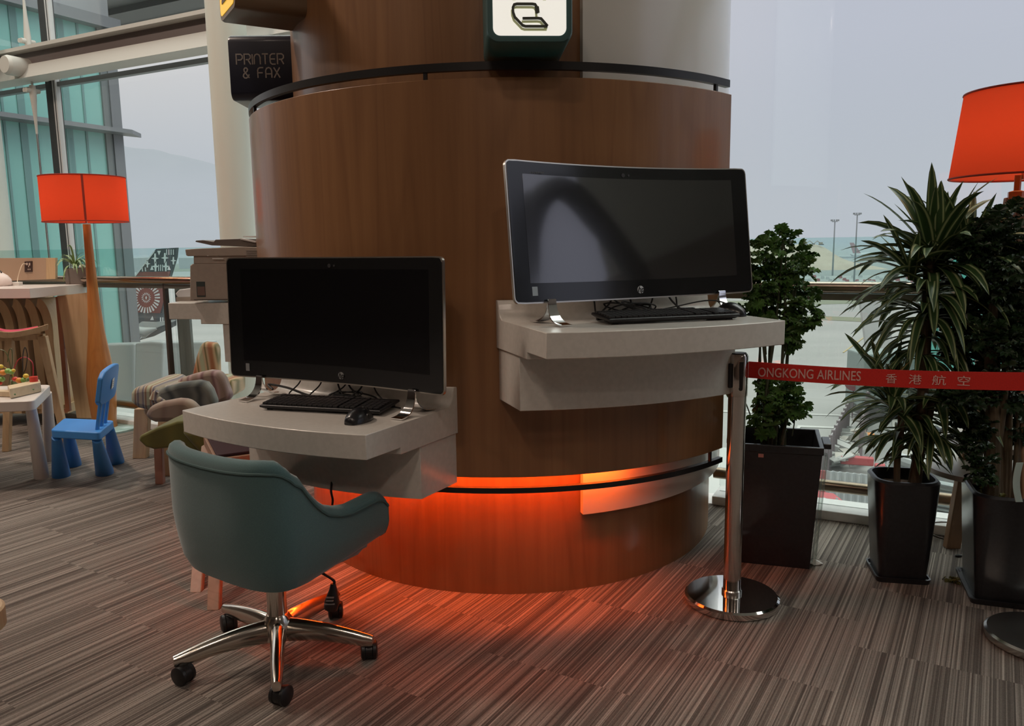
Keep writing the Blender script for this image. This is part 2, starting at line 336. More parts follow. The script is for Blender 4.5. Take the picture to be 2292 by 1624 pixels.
# ------------------------------------------------------------------ glass balustrades on the window line, butting into the drum
M_gl = glassmat('green_tinted_glass', (.86, .965, .95), .05); M_glc = glassmat('clear_balustrade_glass', (.955, .975, .97), .04)
M_post = mat('dark_bronze_post', (.10, .085, .075), .4, metal=.5); M_plate = mat('grey_green_plate', (.17, .19, .18), .5)
M_chan = mat('grey_channel', (.16, .17, .15), .4, metal=.4); M_foot = mat('bronze_rail', (.30, .24, .18), .3, metal=1)
def balustrade(PL, PR, posts, lab):
    bal = thing('glass_balustrade', lab, 'balustrade', LP(PL, .1))
    ed = sorted(set([PL] + posts + [PR]))
    for i in range(len(ed) - 1):
        q = MB(); s0, s1 = ed[i] + .015, ed[i + 1] - .015
        q.slab([LP(s0, .10, .045), LP(s1, .10, .045), LP(s1, .10, 1.07), LP(s0, .10, 1.07)], LN * .012); build('glass_panel', q, M_glc, bal, smooth=0)
        q = MB(); q.slab([LP(s0, .10, 1.072), LP(s1, .10, 1.072), LP(s1, .10, 1.315), LP(s0, .10, 1.315)], LN * .012); build('upper_glass_panel', q, M_gl, bal, smooth=0)
    for s_ in posts:
        q = MB(); q.slab([LP(s_, .02, .045), LP(s_, .065, .045), LP(s_, .065, 1.07), LP(s_, .03, 1.07)], LU * .022); po = build('post', q, M_post, bal, smooth=0, bevel=.003)
        q = MB(); q.slab([LP(s_ + .022, .115, .045), LP(s_ + .15, .115, .045), LP(s_ + .15, .115, 1.04), LP(s_ + .022, .115, 1.04)], LN * .02); build('post_plate', q, M_plate, po, smooth=0)
    q = MB(); q.tube([LP(PL, .035, 1.090), LP(PR, .035, 1.090)], .027, 20); build('handrail', q, M_steeltube, bal)
    q = MB(); q.slab([LP(PL, .03, 1.032), LP(PR, .03, 1.032), LP(PR, .03, 1.062), LP(PL, .03, 1.062)], LN * .03); build('rail_channel', q, M_chan, bal, smooth=0)
    q = MB(); q.tube([LP(PL, .04, .157), LP(PR, .04, .157)], .028, 20); build('foot_rail', q, M_foot, bal)
balustrade(-9.8, -1.80, [-9.6, -7.8, -6.0, -3.87, -2.2], 'glass balustrade with warm steel handrail left of the drum, behind the armchairs and counter')
balustrade(.02, 23, [1.35, 3.2, 5.0, 6.8, 8.6, 10.4, 12.2, 14.0, 15.8, 17.6, 19.4, 21.2, 23.0], 'glass balustrade with brown steel handrail right of the drum, behind the potted plants')
# ------------------------------------------------------------------ curtain wall outside the balustrade
FO = 1.6
c = MB(); c.slab([LP(-13.5, .02, -.01), LP(23.5, .02, -.01), LP(23.5, .22, -.01), LP(-13.5, .22, -.01)], (0, 0, -.5)); struct('trim_2', c, M_kerb, smooth=0)
fw = thing('facade_beam', 'cream horizontal steel beam with web toned dark as in shade, high across the windows', 'beam', LP(-6, 1.5, 3.0)); fw['kind'] = 'structure'
q = MB(); q.slab([LP(-13.5, 1.40, 3.16), LP(23.5, 1.40, 3.16), LP(23.5, 1.40, 3.29), LP(-13.5, 1.40, 3.29)], LN * .12); build('beam_web', q, M_beamshade, fw, smooth=0)
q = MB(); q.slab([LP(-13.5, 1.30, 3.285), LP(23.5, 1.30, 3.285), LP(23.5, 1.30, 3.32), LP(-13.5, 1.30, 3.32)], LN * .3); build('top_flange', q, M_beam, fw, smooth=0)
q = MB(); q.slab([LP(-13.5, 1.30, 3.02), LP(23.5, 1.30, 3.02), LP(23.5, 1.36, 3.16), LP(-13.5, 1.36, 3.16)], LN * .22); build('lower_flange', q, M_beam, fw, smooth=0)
q = MB(); q.slab([LP(-13.5, 1.62, 2.985), LP(23.5, 1.62, 2.985), LP(23.5, 1.62, 3.03), LP(-13.5, 1.62, 3.03)], LN * .06); build('glazing_bar', q, M_steelgrey, fw, smooth=0)
q = MB(); cc = W(16, 145, 1.2); q.tube([cc, cc + LN * .5], .095, 28); q.tube([cc - LN * .03, cc], [.08, .095], 28); build('round_tube_end', q, M_beam, fw)
M_clear = glassmat('clear_window_glass', (.965, .975, .97), .03)
MUL = [W(108, 150, FO), W(640, 110, FO)]
MS = [(p - KP).dot(LU) for p in MUL]
def mullion(s_, nm, lab):
    t = thing(nm, lab, 'mullion', LP(s_, FO, -1)); t['kind'] = 'structure'
    q = MB(); q.slab([LP(s_ - .075, FO, -1.5), LP(s_ + .03, FO, -1.5), LP(s_ + .03, FO, 7.5), LP(s_ - .075, FO, 7.5)], LN * .10); build('mullion_post', q, M_mull, t, smooth=0)
    q = MB(); q.slab([LP(s_ + .03, FO, -1.5), LP(s_ + .05, FO, -1.5), LP(s_ + .05, FO, 7.5), LP(s_ + .03, FO, 7.5)], LN * .06); q.slab([LP(s_ + .065, FO, -1.5), LP(s_ + .085, FO, -1.5), LP(s_ + .085, FO, 7.5), LP(s_ + .065, FO, 7.5)], LN * .05); build('pale_gasket', q, M_mullpale, t, smooth=0)
    q = MB(); q.slab([LP(s_ + .05, FO, -1.5), LP(s_ + .065, FO, -1.5), LP(s_ + .065, FO, 7.5), LP(s_ + .05, FO, 7.5)], LN * .04); build('joint', q, M_black, t, smooth=0)
step = MS[1] - MS[0]
sl = [MS[0] - step, MS[0], MS[1], MS[1] + step + 3.5, MS[1] + 2 * step + 6]
for i, s_ in enumerate(sl): mullion(s_, 'window_mullion', 'dark vertical window mullion with pale gasket behind the floor lamp' if i == 1 else 'dark vertical window mullion with pale gasket along the glass facade')
for i in range(len(sl) - 1):
    q = MB(); q.slab([LP(sl[i], FO + .03, -1.5), LP(sl[i + 1], FO + .03, -1.5), LP(sl[i + 1], FO + .03, 7.5), LP(sl[i], FO + .03, 7.5)], LN * .01); struct('window_%d' % (i + 1), q, M_clear, 'tall clear glass pane of the facade', smooth=0)
# tension rods with fork fittings
def rod(px, top, bot, name_lab):
    a = W(*px, 1.45); sl_ = (a - KP).dot(LU); t = thing('tension_rod', name_lab, 'rod', LP(sl_, 1.45, bot))
    q = MB(); q.tube([LP(sl_, 1.45, bot), LP(sl_, 1.45, top)], .011, 10); build('cable_rod', q, M_satin, t)
    for z0, d in ((3.36, 1), (2.98, -1)):
        q = MB(); q.tube([LP(sl_, 1.45, z0), LP(sl_, 1.45, z0 + d * .09), LP(sl_, 1.45, z0 + d * .30), LP(sl_, 1.45, z0 + d * .50)], [.030, .034, .019, .010], 12)
        q.tube([LP(sl_ - .035, 1.38, z0 + d * .05), LP(sl_ - .035, 1.52, z0 + d * .05)], .022, 12); q.tube([LP(sl_, 1.38, z0 + d * .05), LP(sl_, 1.52, z0 + d * .05)], .022, 12); build('fork_fitting', q, M_beam, t)
rod((68, 150), 7.5, -1.5, 'slim steel tension rod with cream fork fittings left of the dark mullion')
rod((612, 80), 7.5, -1.5, 'steel tension rod with cream fork fittings above the dark printer sign')
# columns
def roundcol(p, r, lab):
    q = MB(); q.lathe([(r * 1.04, -2), (r, 1.0), (r * .985, 5)], (p.x, p.y, 0), 40); o = build('round_column', q, M_cream); tag(o, lab, 'column', None, 'structure'); return o
pc = D(537, 540, 6.55); roundcol(pc, .152, 'slim cream round column behind the printer and wooden drum')
pc = W(-62, 540, 1.0); roundcol(pc, .36, 'cream round column at the far left edge behind the counter')
# ------------------------------------------------------------------ teal glazed wing outside
WS = -9.0
M_tealgl = colmat('teal_reflective_glass', (.17, .42, .39), (.23, .47, .44), (.35, .35, .22), rough=.22, spec=.9, lo=.3, hi=.7)
wing = thing('terminal_wing', 'teal glazed terminal wing with grey fins outside the left windows', 'building', LP(WS, 1.8, 0))
E_ = 3.62
def wq(mb, a, b, z0, z1, th=.05, o=0): mb.slab([LP(WS + o, a, z0), LP(WS + o, b, z0), LP(WS + o, b, z1), LP(WS + o, a, z1)], LU * th); return mb
build('glass_wall', wq(MB(), 1.75, E_, -.1, 4.25, -.06), M_tealgl, wing, smooth=0)
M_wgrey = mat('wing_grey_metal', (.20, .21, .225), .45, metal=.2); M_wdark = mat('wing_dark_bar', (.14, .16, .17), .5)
build('corner_post', wq(MB(), E_ - .02, E_ + .13, -.1, 4.35, .05), M_wgrey, wing, smooth=0)
build('corner_dark_bar', wq(MB(), E_ - .12, E_ - .02, -.1, 4.3, .03), M_wdark, wing, smooth=0)  # darker upright bar beside the corner post
for z in (2.92,):
    q = MB(); q.slab([LP(WS, 1.75, z), LP(WS + .28, 1.75, z), LP(WS + .28, E_ + .1, z), LP(WS + .05, E_ + .42, z), LP(WS, E_ + .1, z)], (0, 0, -.055)); build('sun_fin', q, M_wgrey, wing, smooth=0)
build('transom', wq(MB(), 1.75, E_, 2.90, 2.96, .03), M_wdark, wing, smooth=0)
for a in (2.15, 2.35, 2.95, 3.22): build('reflected_bar_strip', wq(MB(), a, a + (.09 if a in (2.35, 2.95) else .03), 0, 4.3, .012), mat('wing_reflection', (.14, .26, .26), .4), wing, smooth=0)  # dark strips drawn for rods and mullions mirrored in the glass
build('soffit_beam', wq(MB(), 1.75, E_ + .15, 4.22, 4.36, .16), M_wgrey, wing, smooth=0)
build('fascia_panel', wq(MB(), 1.75, E_ + .05, 4.36, 6.2, .06), mat('wing_fascia', (.30, .31, .33), .5), wing, smooth=0)
q = MB()
for k_ in range(9):
    z = 5.12 + .0 * k_; a = E_ + .1 + k_ * .42
    q.slab([LP(WS - 3.5, a, z + .10 * (k_ % 2)), LP(WS + 1.35 - k_ * .0, a, z + .10 * (k_ % 2)), LP(WS + 1.35, a + .42, z + .10 * (k_ % 2)), LP(WS - 3.5, a + .42, z + .10 * (k_ % 2))], (0, 0, .12))
build('ribbed_canopy', q, mat('wing_canopy', (.12, .125, .13), .6), wing, smooth=0)
# ================================================================== wooden drum
CX, CY = -.011, 3.836; CC = (CX, CY)
drum = thing('wooden_drum', 'large round wood-veneered drum carrying the computer desks and signs', 'drum', (CX, CY, 0))
q = MB(); q.sector(.80, 1.0, 0, CEIL - .001, 0, 360, 128, CC, .955, 1.012); build('drum_core', q, M_wood, drum, smooth=50)
shell = MB(); shell.sector(1.122, 1.148, .494, 1.842, -42.9, -215, 140, CC); build('outer_shell', shell, M_wood, drum, smooth=50, bevel=.002)
q = MB(); q.sector(1.128, 1.148, 1.866, 1.892, -43.6, -214, 140, CC); build('upper_ring', q, M_black, drum, smooth=50)
q = MB(); q.sector(1.128, 1.148, .436, .456, -42.8, -214, 140, CC); build('lower_ring', q, M_black, drum, smooth=50)
for a in (-47.7, -103.3, -152.9, -190):
    q = MB(); p = Vector((CX + 1.138 * math.cos(R(a)), CY + 1.138 * math.sin(R(a)), 0)); q.box((p.x, p.y, 1.854), (.012, .012, .03), R(a)); build('ring_standoff', q, M_black, drum, smooth=0)
for a in (-46.8, -110, -152.9, -190):
    q = MB(); p = Vector((CX + 1.138 * math.cos(R(a)), CY + 1.138 * math.sin(R(a)), 0)); q.box((p.x, p.y, .475), (.010, .010, .042), R(a)); build('ring_standoff', q, M_black, drum, smooth=0)
q = MB(); q.sector(1.002, 1.030, .305, .56, -74.5, 20, 80, CC, .972, 1.012); build('lower_white_panel', q, M_panel, drum, smooth=50)
q = MB(); q.sector(1.002, 1.030, 1.75, CEIL - .002, -74.5, 20, 80, CC, .972, 1.012); build('upper_white_panel', q, M_panel, drum, smooth=50)
q = MB(); q.sector(1.02, 1.118, .60, .62, -46, -212, 120, CC); build('cavity_cover', q, M_white, drum, smooth=50)
M_led = mat('orange_light_strip', (.9, .3, .1), .5, emit=(1.0, .115, .012), es=95)
q = MB(); q.sector(1.088, 1.104, .515, .520, -66, -172, 120, CC); build('light_strip', q, M_led, drum, smooth=0)
# ------------------------------------------------------------------ wall desks
def radial(ax):
    n = Vector((math.cos(R(ax)), math.sin(R(ax)), 0)); t = Vector((n.y, -n.x, 0)); return n, t, Vector((CX, CY, 0))
def desk(ax, zt, lab, FR=1.615):
    n, t, C0 = radial(ax)
    P_ = lambda a, b, z: C0 + n * a + t * b + Vector((0, 0, z))
    root = thing('wall_desk', lab, 'desk', P_(1.3, 0, zt - .28), 'white desks fixed to the drum')
    HW = .407
    def arc(r, hw, m=16): return [(math.sqrt(r * r - b * b), b) for b in [-hw + 2 * hw * i / m for i in range(m + 1)]]
    fr = arc(FR, HW)
    # top slab with front lip, backsplash and fillet: side profile swept across the width
    m = 24; prof_s = []
    for i in range(m + 1):
        b = -HW + 2 * HW * i / m
        f = math.sqrt(FR * FR - b * b); bk = math.sqrt(1.1485 ** 2 - b * b); st = f - .165
        row = [(f, zt), (bk + .075, zt)]
        for k in range(6): a = R(90 * k / 5); row.append((bk + .075 - .05 * math.sin(a), zt + .05 - .05 * math.cos(a)))
        row += [(bk + .018, zt + .065), (bk, zt + .065), (bk, zt - .099), (st, zt - .099), (st, zt - .077), (f, zt - .077)]
        prof_s.append([P_(u, b, z) for u, z in row])
    q = MB(); q.loft(prof_s); build('worktop', q, M_white, root, smooth=30, bevel=.0025)
    prof = []
    for i in range(m + 1):
        b = -.400 + .80 * i / m; f = math.sqrt(1.35 ** 2 - b * b); bk = math.sqrt(1.1485 ** 2 - b * b)
        prof.append([P_(f, b, zt - .099), P_(bk, b, zt - .099), P_(bk, b, zt - .278), P_(f, b, zt - .278)])
    q = MB(); q.loft(prof); build('cabinet_body', q, M_white, root, smooth=30, bevel=.002)
    return root
desk(-119.8, .753, 'low white wall desk on the drum, the teal office chair pulled up to it')
desk(-71.3, 1.052, 'white standing-height wall desk on the right of the drum, above the post with red belt', 1.597)
desk(168.4, 1.052, 'white standing-height wall desk behind the drum on the left, holding the printer')
# ------------------------------------------------------------------ curved all-in-one computers
def monitor(ax, tc, ne, zb, tilt, zdesk, lab, dark, feet):
    n, t, C0 = radial(ax); up = (Vector((0, 0, 1)) * math.cos(tilt) - n * math.sin(tilt)); nf = (n * math.cos(tilt) + Vector((0, 0, 1)) * math.sin(tilt))
    Wd, Hh, Rc = .965, .442, 2.6
    O = C0 + n * ne + t * tc + Vector((0, 0, zb))
    root = thing('curved_monitor', lab, 'monitor', O)
    def S(u, v, d=0.0):                               # u across (t), v up, d out of the screen
        a = u / Rc; return O + t * (math.sin(a) * (Rc - d)) + up * v + nf * (Rc * (math.cos(.4825 / Rc) - math.cos(a)) + d * math.cos(a))
    def rounded(w_, h_, r, x0=0, y0=0, m=5, nx=20):
        pts = []
        for cx_, cy_, a0 in ((w_ / 2 - r, h_ - r, 0), (-w_ / 2 + r, h_ - r, 90), (-w_ / 2 + r, r, 180), (w_ / 2 - r, r, 270)):
            for k in range(m + 1): a = R(a0 + 90 * k / m); pts.append((x0 + cx_ + r * math.cos(a), y0 + cy_ + r * math.sin(a)))
        return pts
    def sheet(w_, h_, d0, d1, r, v0=0, nx=24):
        q = MB(); xs = sorted(set([-w_ / 2 + w_ * i / nx for i in range(nx + 1)] + [-w_ / 2 + r * .1, -w_ / 2 + r * .3, -w_ / 2 + r * .6, w_ / 2 - r * .1, w_ / 2 - r * .3, w_ / 2 - r * .6]))
        rings = []
        for x in xs:
            e = w_ / 2 - abs(x); dy = r - math.sqrt(max(0, r * r - (r - e) ** 2)) if e < r else 0
            rings.append([S(x, v0 + dy, d0), S(x, v0 + h_ - dy, d0), S(x, v0 + h_ - dy, d1), S(x, v0 + dy, d1)])
        return q.loft(rings)
    build('housing', sheet(Wd, Hh, -.012, -.002, .02), M_silver, root, smooth=30)
    build('bezel', sheet(Wd - .009, Hh - .009, -.004, .0, .017, .0045), M_bezel, root, smooth=30)
    sc = build('screen', sheet(Wd - .125, Hh - .105, -.002, .0006,   .002, .063), M_screend if dark else M_screen, root, smooth=30)
    fm = frame(S(-.02, .030, .0008), -t, nf)
    q = MB()
    q.lathe([(.0002, 0), (.013, 0), (.013, .0008), (.0002, .0012)], (0, 0, 0), 28, True, fm)
    lg = build('badge', q, mat('badge_silver', (.62, .62, .60), .35, metal=.6) if not dark else mat('badge_grey', (.25, .25, .25), .4), root)
    tx = text_mb('hp', .026, fm @ Matrix.Translation((0, .0005, .0014)), .0003, .35, .0004); build('badge_letters', tx, M_bezel, lg, smooth=0)
    q2 = MB(frame(S(.405, .038, .001), -t, nf)); q2.box((0, .0, 0), (.021, .028, .0008)); build('sticker', q2, mat('sticker_blue_grey', (.38, .46, .52), .4) if not dark else mat('sticker_dim', (.20, .21, .22), .5), root, smooth=0)
    q2 = MB(frame(S(0.02, Hh - .030, .0008), -t, nf)); q2.lathe([(.0002, 0), (.007, 0), (.007, .001), (.0002, .001)], (0, 0, 0), 20)
    q2.lathe([(.0002, 0), (.004, 0), (.004, .001), (.0002, .001)], (.022, 0, 0), 16); build('webcam', q2, mat('lens_grey', (.05, .05, .055), .2), root)
    if not dark: tx = text_mb('BANG & OLUFSEN', .008, frame(S(.375, Hh - .037, .0022), -t + nf * .14, nf), .0002, 0, 0, 1.1); build('audio_lettering', tx, mat('lettering_grey', (.16, .17, .17), .5), root, smooth=0)
    # chrome wishbone feet
    for sd in (-1, 1):
        u = sd * .345; ft = None
        for k, (dn) in enumerate((.085, -.105)):
            pts = []; g = O + t * (u if abs(u) < 1 else 0)
            e = g.copy(); e.z = zdesk
            for j in range(11):
                f_ = j / 10; out = (dn) * (1 - (1 - f_) ** 1.0) * f_ ** 1.1; zz = (zb - zdesk + .004) * (1 - f_) ** 1.9 + .003
                pts.append((out - .012, zz))
            q = MB(); rings = []
            for j, (o_, zz) in enumerate(pts):
                hw_ = .014 + .008 * (j / 10); c_ = e + n * o_ + Vector((0, 0, zz)); th = .0028
                rings.append([c_ - t * hw_ - Vector((0, 0, th)) * .5, c_ + t * hw_ - Vector((0, 0, th)) * .5, c_ + t * hw_ + n * th * (1 if dn > 0 else -1) * .7 + Vector((0, 0, th)), c_ - t * hw_ + n * th * (1 if dn > 0 else -1) * .7 + Vector((0, 0, th))])
            q.loft(rings); build('stand_foot', q, M_chrome, root, smooth=40)
    return root
monitor(-119, 0.0, 1.292, .828, R(1.5), .753, 'large curved black monitor, screen all dark, on the low desk', True, None)
monitor(-63, .148, 1.285, 1.122, R(7.5), 1.052, 'large curved black monitor reflecting a window arch, on the standing desk', False, None)
# ------------------------------------------------------------------ keyboards
def keyboard(ax, nc, tcn, zd, rot, lab):
    n, t, C0 = radial(ax); O = C0 + n * nc + t * tcn + Vector((0, 0, zd))
    x = (-t * math.cos(rot) + n * math.sin(rot)).normalized(); M = frame(O, x, (0, 0, 1))   # x to the right, y away from the user
    root = thing('keyboard', lab, 'keyboard', O)
    Ml = M @ Matrix.Rotation(R(3.6), 4, 'X')
    q = MB(Ml); L_, Wk = .455, .152
    q.loft([[(-L_ / 2 + i, -Wk / 2 + i, z), (L_ / 2 - i, -Wk / 2 + i, z), (L_ / 2 - i, Wk / 2 - i, z), (-L_ / 2 + i, Wk / 2 - i, z)] for z, i in ((.008, .012), (.016, .0), (.022, .0), (.024, .003))]); build('keyboard_case', q, M_blackpl, root, smooth=0, bevel=.001)
    Mk = mat('key_plastic', (.018, .018, .020), .38)
    def cluster(nm, x0, cols, rows, y0=-.058):
        q = MB(Ml)
        for r_ in range(rows):
            for c_ in range(cols): q.box((x0 + c_ * .0192, y0 + r_ * .0205 + (.006 if r_ == 5 else 0), .0275), (.0165, .0165, .006))
        build(nm, q, Mk, root, smooth=0)
    cluster('letter_keys', -.212, 15, 6); cluster('navigation_keys', .082, 3, 6); cluster('number_keys', .148, 4, 5)
    q = MB(Ml)
    for k in (-1, 1): q.box((k * .2, .058, .0045), (.03, .012, .010))
    build('tilt_feet', q, M_blackpl, root, smooth=0); q = MB(M)
    for k in (-1, 1): q.box((k * .2, -.055, .004), (.02, .008, .008))
    build('rubber_foot', q, M_blackpl, root, smooth=0)
keyboard(-119.8, 1.318, -.045, .753, R(-13), 'black keyboard with mouse in front of it on the low desk')
keyboard(-71.3, 1.37, -.075, 1.052, R(3), 'black keyboard raised on feet, lying on the standing desk')
def mouse(p, ang, lab):
    root = thing('computer_mouse', lab, 'mouse', p); M = Matrix.Translation(p) @ Matrix.Rotation(ang, 4, 'Z')
    q = MB(M); rings = []
    for j in range(13):
        f = j / 12; y = -.058 + .116 * f; w_ = .034 * math.sin(math.pi * min(max(f * .93 + .04, 0), 1)) ** .42; h = .046 * math.sin(math.pi * (f * .80 + .11)) ** .8
        rings.append([(w_ * math.cos(a), y, max(.001, h * max(math.sin(a), 0) ** .75)) for a in [math.pi * k / 10 for k in range(11)]])
    q.loft(rings); build('mouse_body', q, mat('satin_black_plastic', (.012, .012, .014), .28, coat=.2), root, smooth=50)
    q = MB(M); q.lathe([(.0002, -.003), (.009, -.003), (.009, .003), (.0002, .003)], (0, 0, 0), 16, True, Matrix.Translation((0, .026, .034)) @ Matrix.Rotation(R(90), 4, 'Y')); build('scroll_wheel', q, mat('wheel_rubber', (.03, .03, .03), .7), root)
p = G(804, 943, .753); mouse(Vector((p.x, p.y, .7535)), R(-25), 'black mouse on the low desk in front of the keyboard')
p = G(1634, 706, 1.052); mouse(Vector((p.x, p.y, 1.0525)), R(35), 'black mouse right of the keyboard on the standing desk')
# cables behind the screens
def cable(pts, r, lab, name='cable', grp=None, n=10):
    q = MB(); q.tube(bez(pts, n), r, 6); o = build(name, q, M_cable); tag(o, lab, 'cable', grp); return o
def tang(base, lab, seed, ax, zd, c_n, cts):
    rr = random.Random(seed); n, t, C0 = radial(ax)
    Q = lambda a, b, z: C0 + n * a + t * b + Vector((0, 0, z))
    r3 = .0028
    for k, (b0, b1) in enumerate(cts):
        cable([Q(c_n - .02, b0, zd + .13), Q(c_n, b0 * .8 + b1 * .2, zd + .06), Q(c_n + .01, b1, zd + .012), Q(c_n + .02, b1 - .06, zd + .006)], r3 + .0006 * (k % 2), lab, grp='cables hanging below the %s screen' % base)
    for k in range(5):
        cb = cts[len(cts) // 2][1] + rr.uniform(-.03, .03); w_ = rr.uniform(.05, .11); h_ = rr.uniform(.008, .035)
        pts = [Q(c_n + .0 + .022 * math.sin(a), cb + w_ * math.cos(a), zd + .006 + h_ * (1 + math.sin(a * 1.0 + k)) * .7) for a in [2 * math.pi * i / 9 for i in range(10)]]
        cable(pts, r3, lab2, grp='coiled cables behind the %s keyboard' % base)
lab2 = 'loop of the coiled black cables behind the low desk keyboard'
tang('lower', 'black cable hanging below the dark screen of the low desk', 3, -119, .753, 1.21, [(.10, .16), (.04, -.02), (-.02, .08), (-.09, -.02), (-.12, -.20), (.0, -.12), (.2, .26)])
lab2 = 'loop of the coiled black cables behind the standing desk keyboard'
tang('upper', 'black cable hanging below the window-reflecting screen of the standing desk', 5, -66, 1.052, 1.20, [(.22, .21), (.14, .20), (.17, .02), (.08, .06), (-.02, .01), (-.07, -.14), (-.11, -.12)])
n_, t_, C0_ = radial(-71.3)
cable([C0_ + n_ * 1.30 + t_ * (-.40) + Vector((0, 0, 1.075)), C0_ + n_ * 1.24 + t_ * (-.33) + Vector((0, 0, 1.10)), C0_ + n_ * 1.21 + t_ * (-.2) + Vector((0, 0, 1.08)), C0_ + n_ * 1.2 + t_ * (-.08) + Vector((0, 0, 1.06))], .0025, 'thin black mouse cable arching behind the standing desk keyboard', 'mouse_cable')
n_, t_, C0_ = radial(-119.8)
cable([C0_ + n_ * 1.22 + t_ * .33 + Vector((0, 0, .775)), C0_ + n_ * 1.21 + t_ * .36 + Vector((0, 0, .79)), C0_ + n_ * 1.20 + t_ * .27 + Vector((0, 0, .782)), C0_ + n_ * 1.20 + t_ * .15 + Vector((0, 0, .76)), C0_ + n_ * 1.19 + t_ * .0 + Vector((0, 0, .758))], .0045, 'thick bundled black cable lying left behind the low desk keyboard', 'bundled_cable')
# ------------------------------------------------------------------ projecting sign boxes
def signbox(ax, r0, r1, z0, z1, hw, body, lab, facemat, name='projecting_sign'):
    n, t, C0 = radial(ax); root = thing(name, lab, 'sign', C0 + n * r1 + Vector((0, 0, z0)))
    M = frame(C0 + n * r1 + Vector((0, 0, (z0 + z1) / 2)), -t, n)      # x right, y up, z out
    h = (z1 - z0) / 2
    def rr(w_, h_, r, z): return [(sx_ * (w_ - r) + r * math.cos(R(a)), sy * (h_ - r) + r * math.sin(R(a)), z) for sx_, sy, a0 in ((1, 1, 0), (-1, 1, 90), (-1, -1, 180), (1, -1, 270)) for a in range(a0, a0 + 91, 15)]
    q = MB(M); q.loft([rr(hw * 1.0, h, .035, -(r1 - r0)), rr(hw, h, .035, -.01), rr(hw - .004, h - .004, .033, 0)]); build('sign_body', q, body, root, smooth=40)
    if facemat:
        q = MB(M); q.loft([rr(hw - .020, h - .020, .022, .0005), rr(hw - .020, h - .020, .022, .0025)]); build('lit_face', q, facemat, root, smooth=40)
    return root, M, h
M_tealbody = mat('teal_sign_body', (.02, .085, .085), .4, coat=.2)
M_face = mat('lit_white_face', (.8, .8, .75), .4, emit=(.86, .84, .76), es=.72)
root, M, h = signbox(-86.6, .97, 1.325, 1.905, 2.175, .131, M_tealbody, 'teal box sign with lit white face and laptop symbol, high on the drum', M_face)
M_sym = mat('symbol_olive', (.42, .44, .25), .5, emit=(.42, .44, .22), es=.25); M_symd = mat('symbol_dark', (.05, .06, .045), .5)
def strip(mb, pts, wd, z0, z1):
    # flat ribbon with mitred joints
    L = []; Rr = []
    for i, p in enumerate(pts):
        a = Vector(pts[max(i - 1, 0)]); b = Vector(pts[min(i + 1, len(pts) - 1)]); p = Vector(p); d1 = (p - a).normalized() if i else (b - p).normalized(); d2 = (b - p).normalized() if i < len(pts) - 1 else d1
        m_ = (d1 + d2).normalized(); nn = Vector((-m_.y, m_.x)); k = wd / 2 / max(.35, nn.dot(Vector((-d1.y, d1.x)))); L.append(p + nn * k); Rr.append(p - nn * k)
    rings = [[(l.x, l.y, z0), (r.x, r.y, z0), (r.x, r.y, z1), (l.x, l.y, z1)] for l, r in zip(L, Rr)]
    mb.loft(rings)
# symbol outline traced on the face plane (x right, y up, metres from the lower face area)
def fp(x, y): return Vector(((x - 900) * .000137, -h + .020 + (775 - y) * .000137))
S1 = [(1065, 320), (1055, 190), (1020, 135), (960, 125), (620, 125), (560, 140), (530, 200), (535, 300), (570, 400), (740, 570), (800, 590), (1290, 590)]
S2 = [(1290, 585), (1150, 430), (1080, 420), (740, 425)]
q = MB(M)
for S_ in (S1, S2): strip(q, [fp(x - 18, y + 62) for x, y in S_], .0068, .003, .0045)
build('symbol_edge', q, M_sym, root, smooth=0)
q = MB(M)
for S_ in (S1, S2): strip(q, [fp(x, y) for x, y in S_], .0072, .0045, .010)
strip(q, [fp(1070, 310), fp(1055, 180)], .0125, .0045, .0102)
build('laptop_symbol', q, M_symd, root, smooth=0)
q = MB(M)
for x in (560, 1225): strip(q, [fp(x, -120), fp(x, -60), fp(x, 40)], .010, .003, .006)
build('symbol_arms', q, M_sym, root, smooth=0)
# yellow-brown sign
M_brn = mat('bronze_brown_body', (.16, .10, .055), .45, coat=.1); M_yel = mat('lit_yellow_face', (.8, .5, .05), .4, emit=(.95, .55, .05), es=.55)
root, M, h = signbox(-149, .96, 1.235, 2.185, 2.46, .135, M_brn, 'brown box sign with glowing yellow face at the top left of the drum', M_yel)
q = MB(M)
for x in (-.06, -.02, .03, .07): strip(q, [Vector((x, -.07)), Vector((x, .09))], .012, .003, .006)
strip(q, [Vector((-.07, -.075)), Vector((.08, -.075))], .012, .003, .006)
build('face_symbol', q, mat('symbol_brown', (.12, .06, .02), .5), root, smooth=0)
# printer sign
M_navy = mat('navy_sign_body', (.010, .012, .028), .35, coat=.15)
root, M, h = signbox(180.5, .95, 1.235, 1.962, 2.245, .13, M_navy, 'dark navy box sign reading PRINTER & FAX above the printer desk', M_face)
n, t, C0 = radial(180.5)
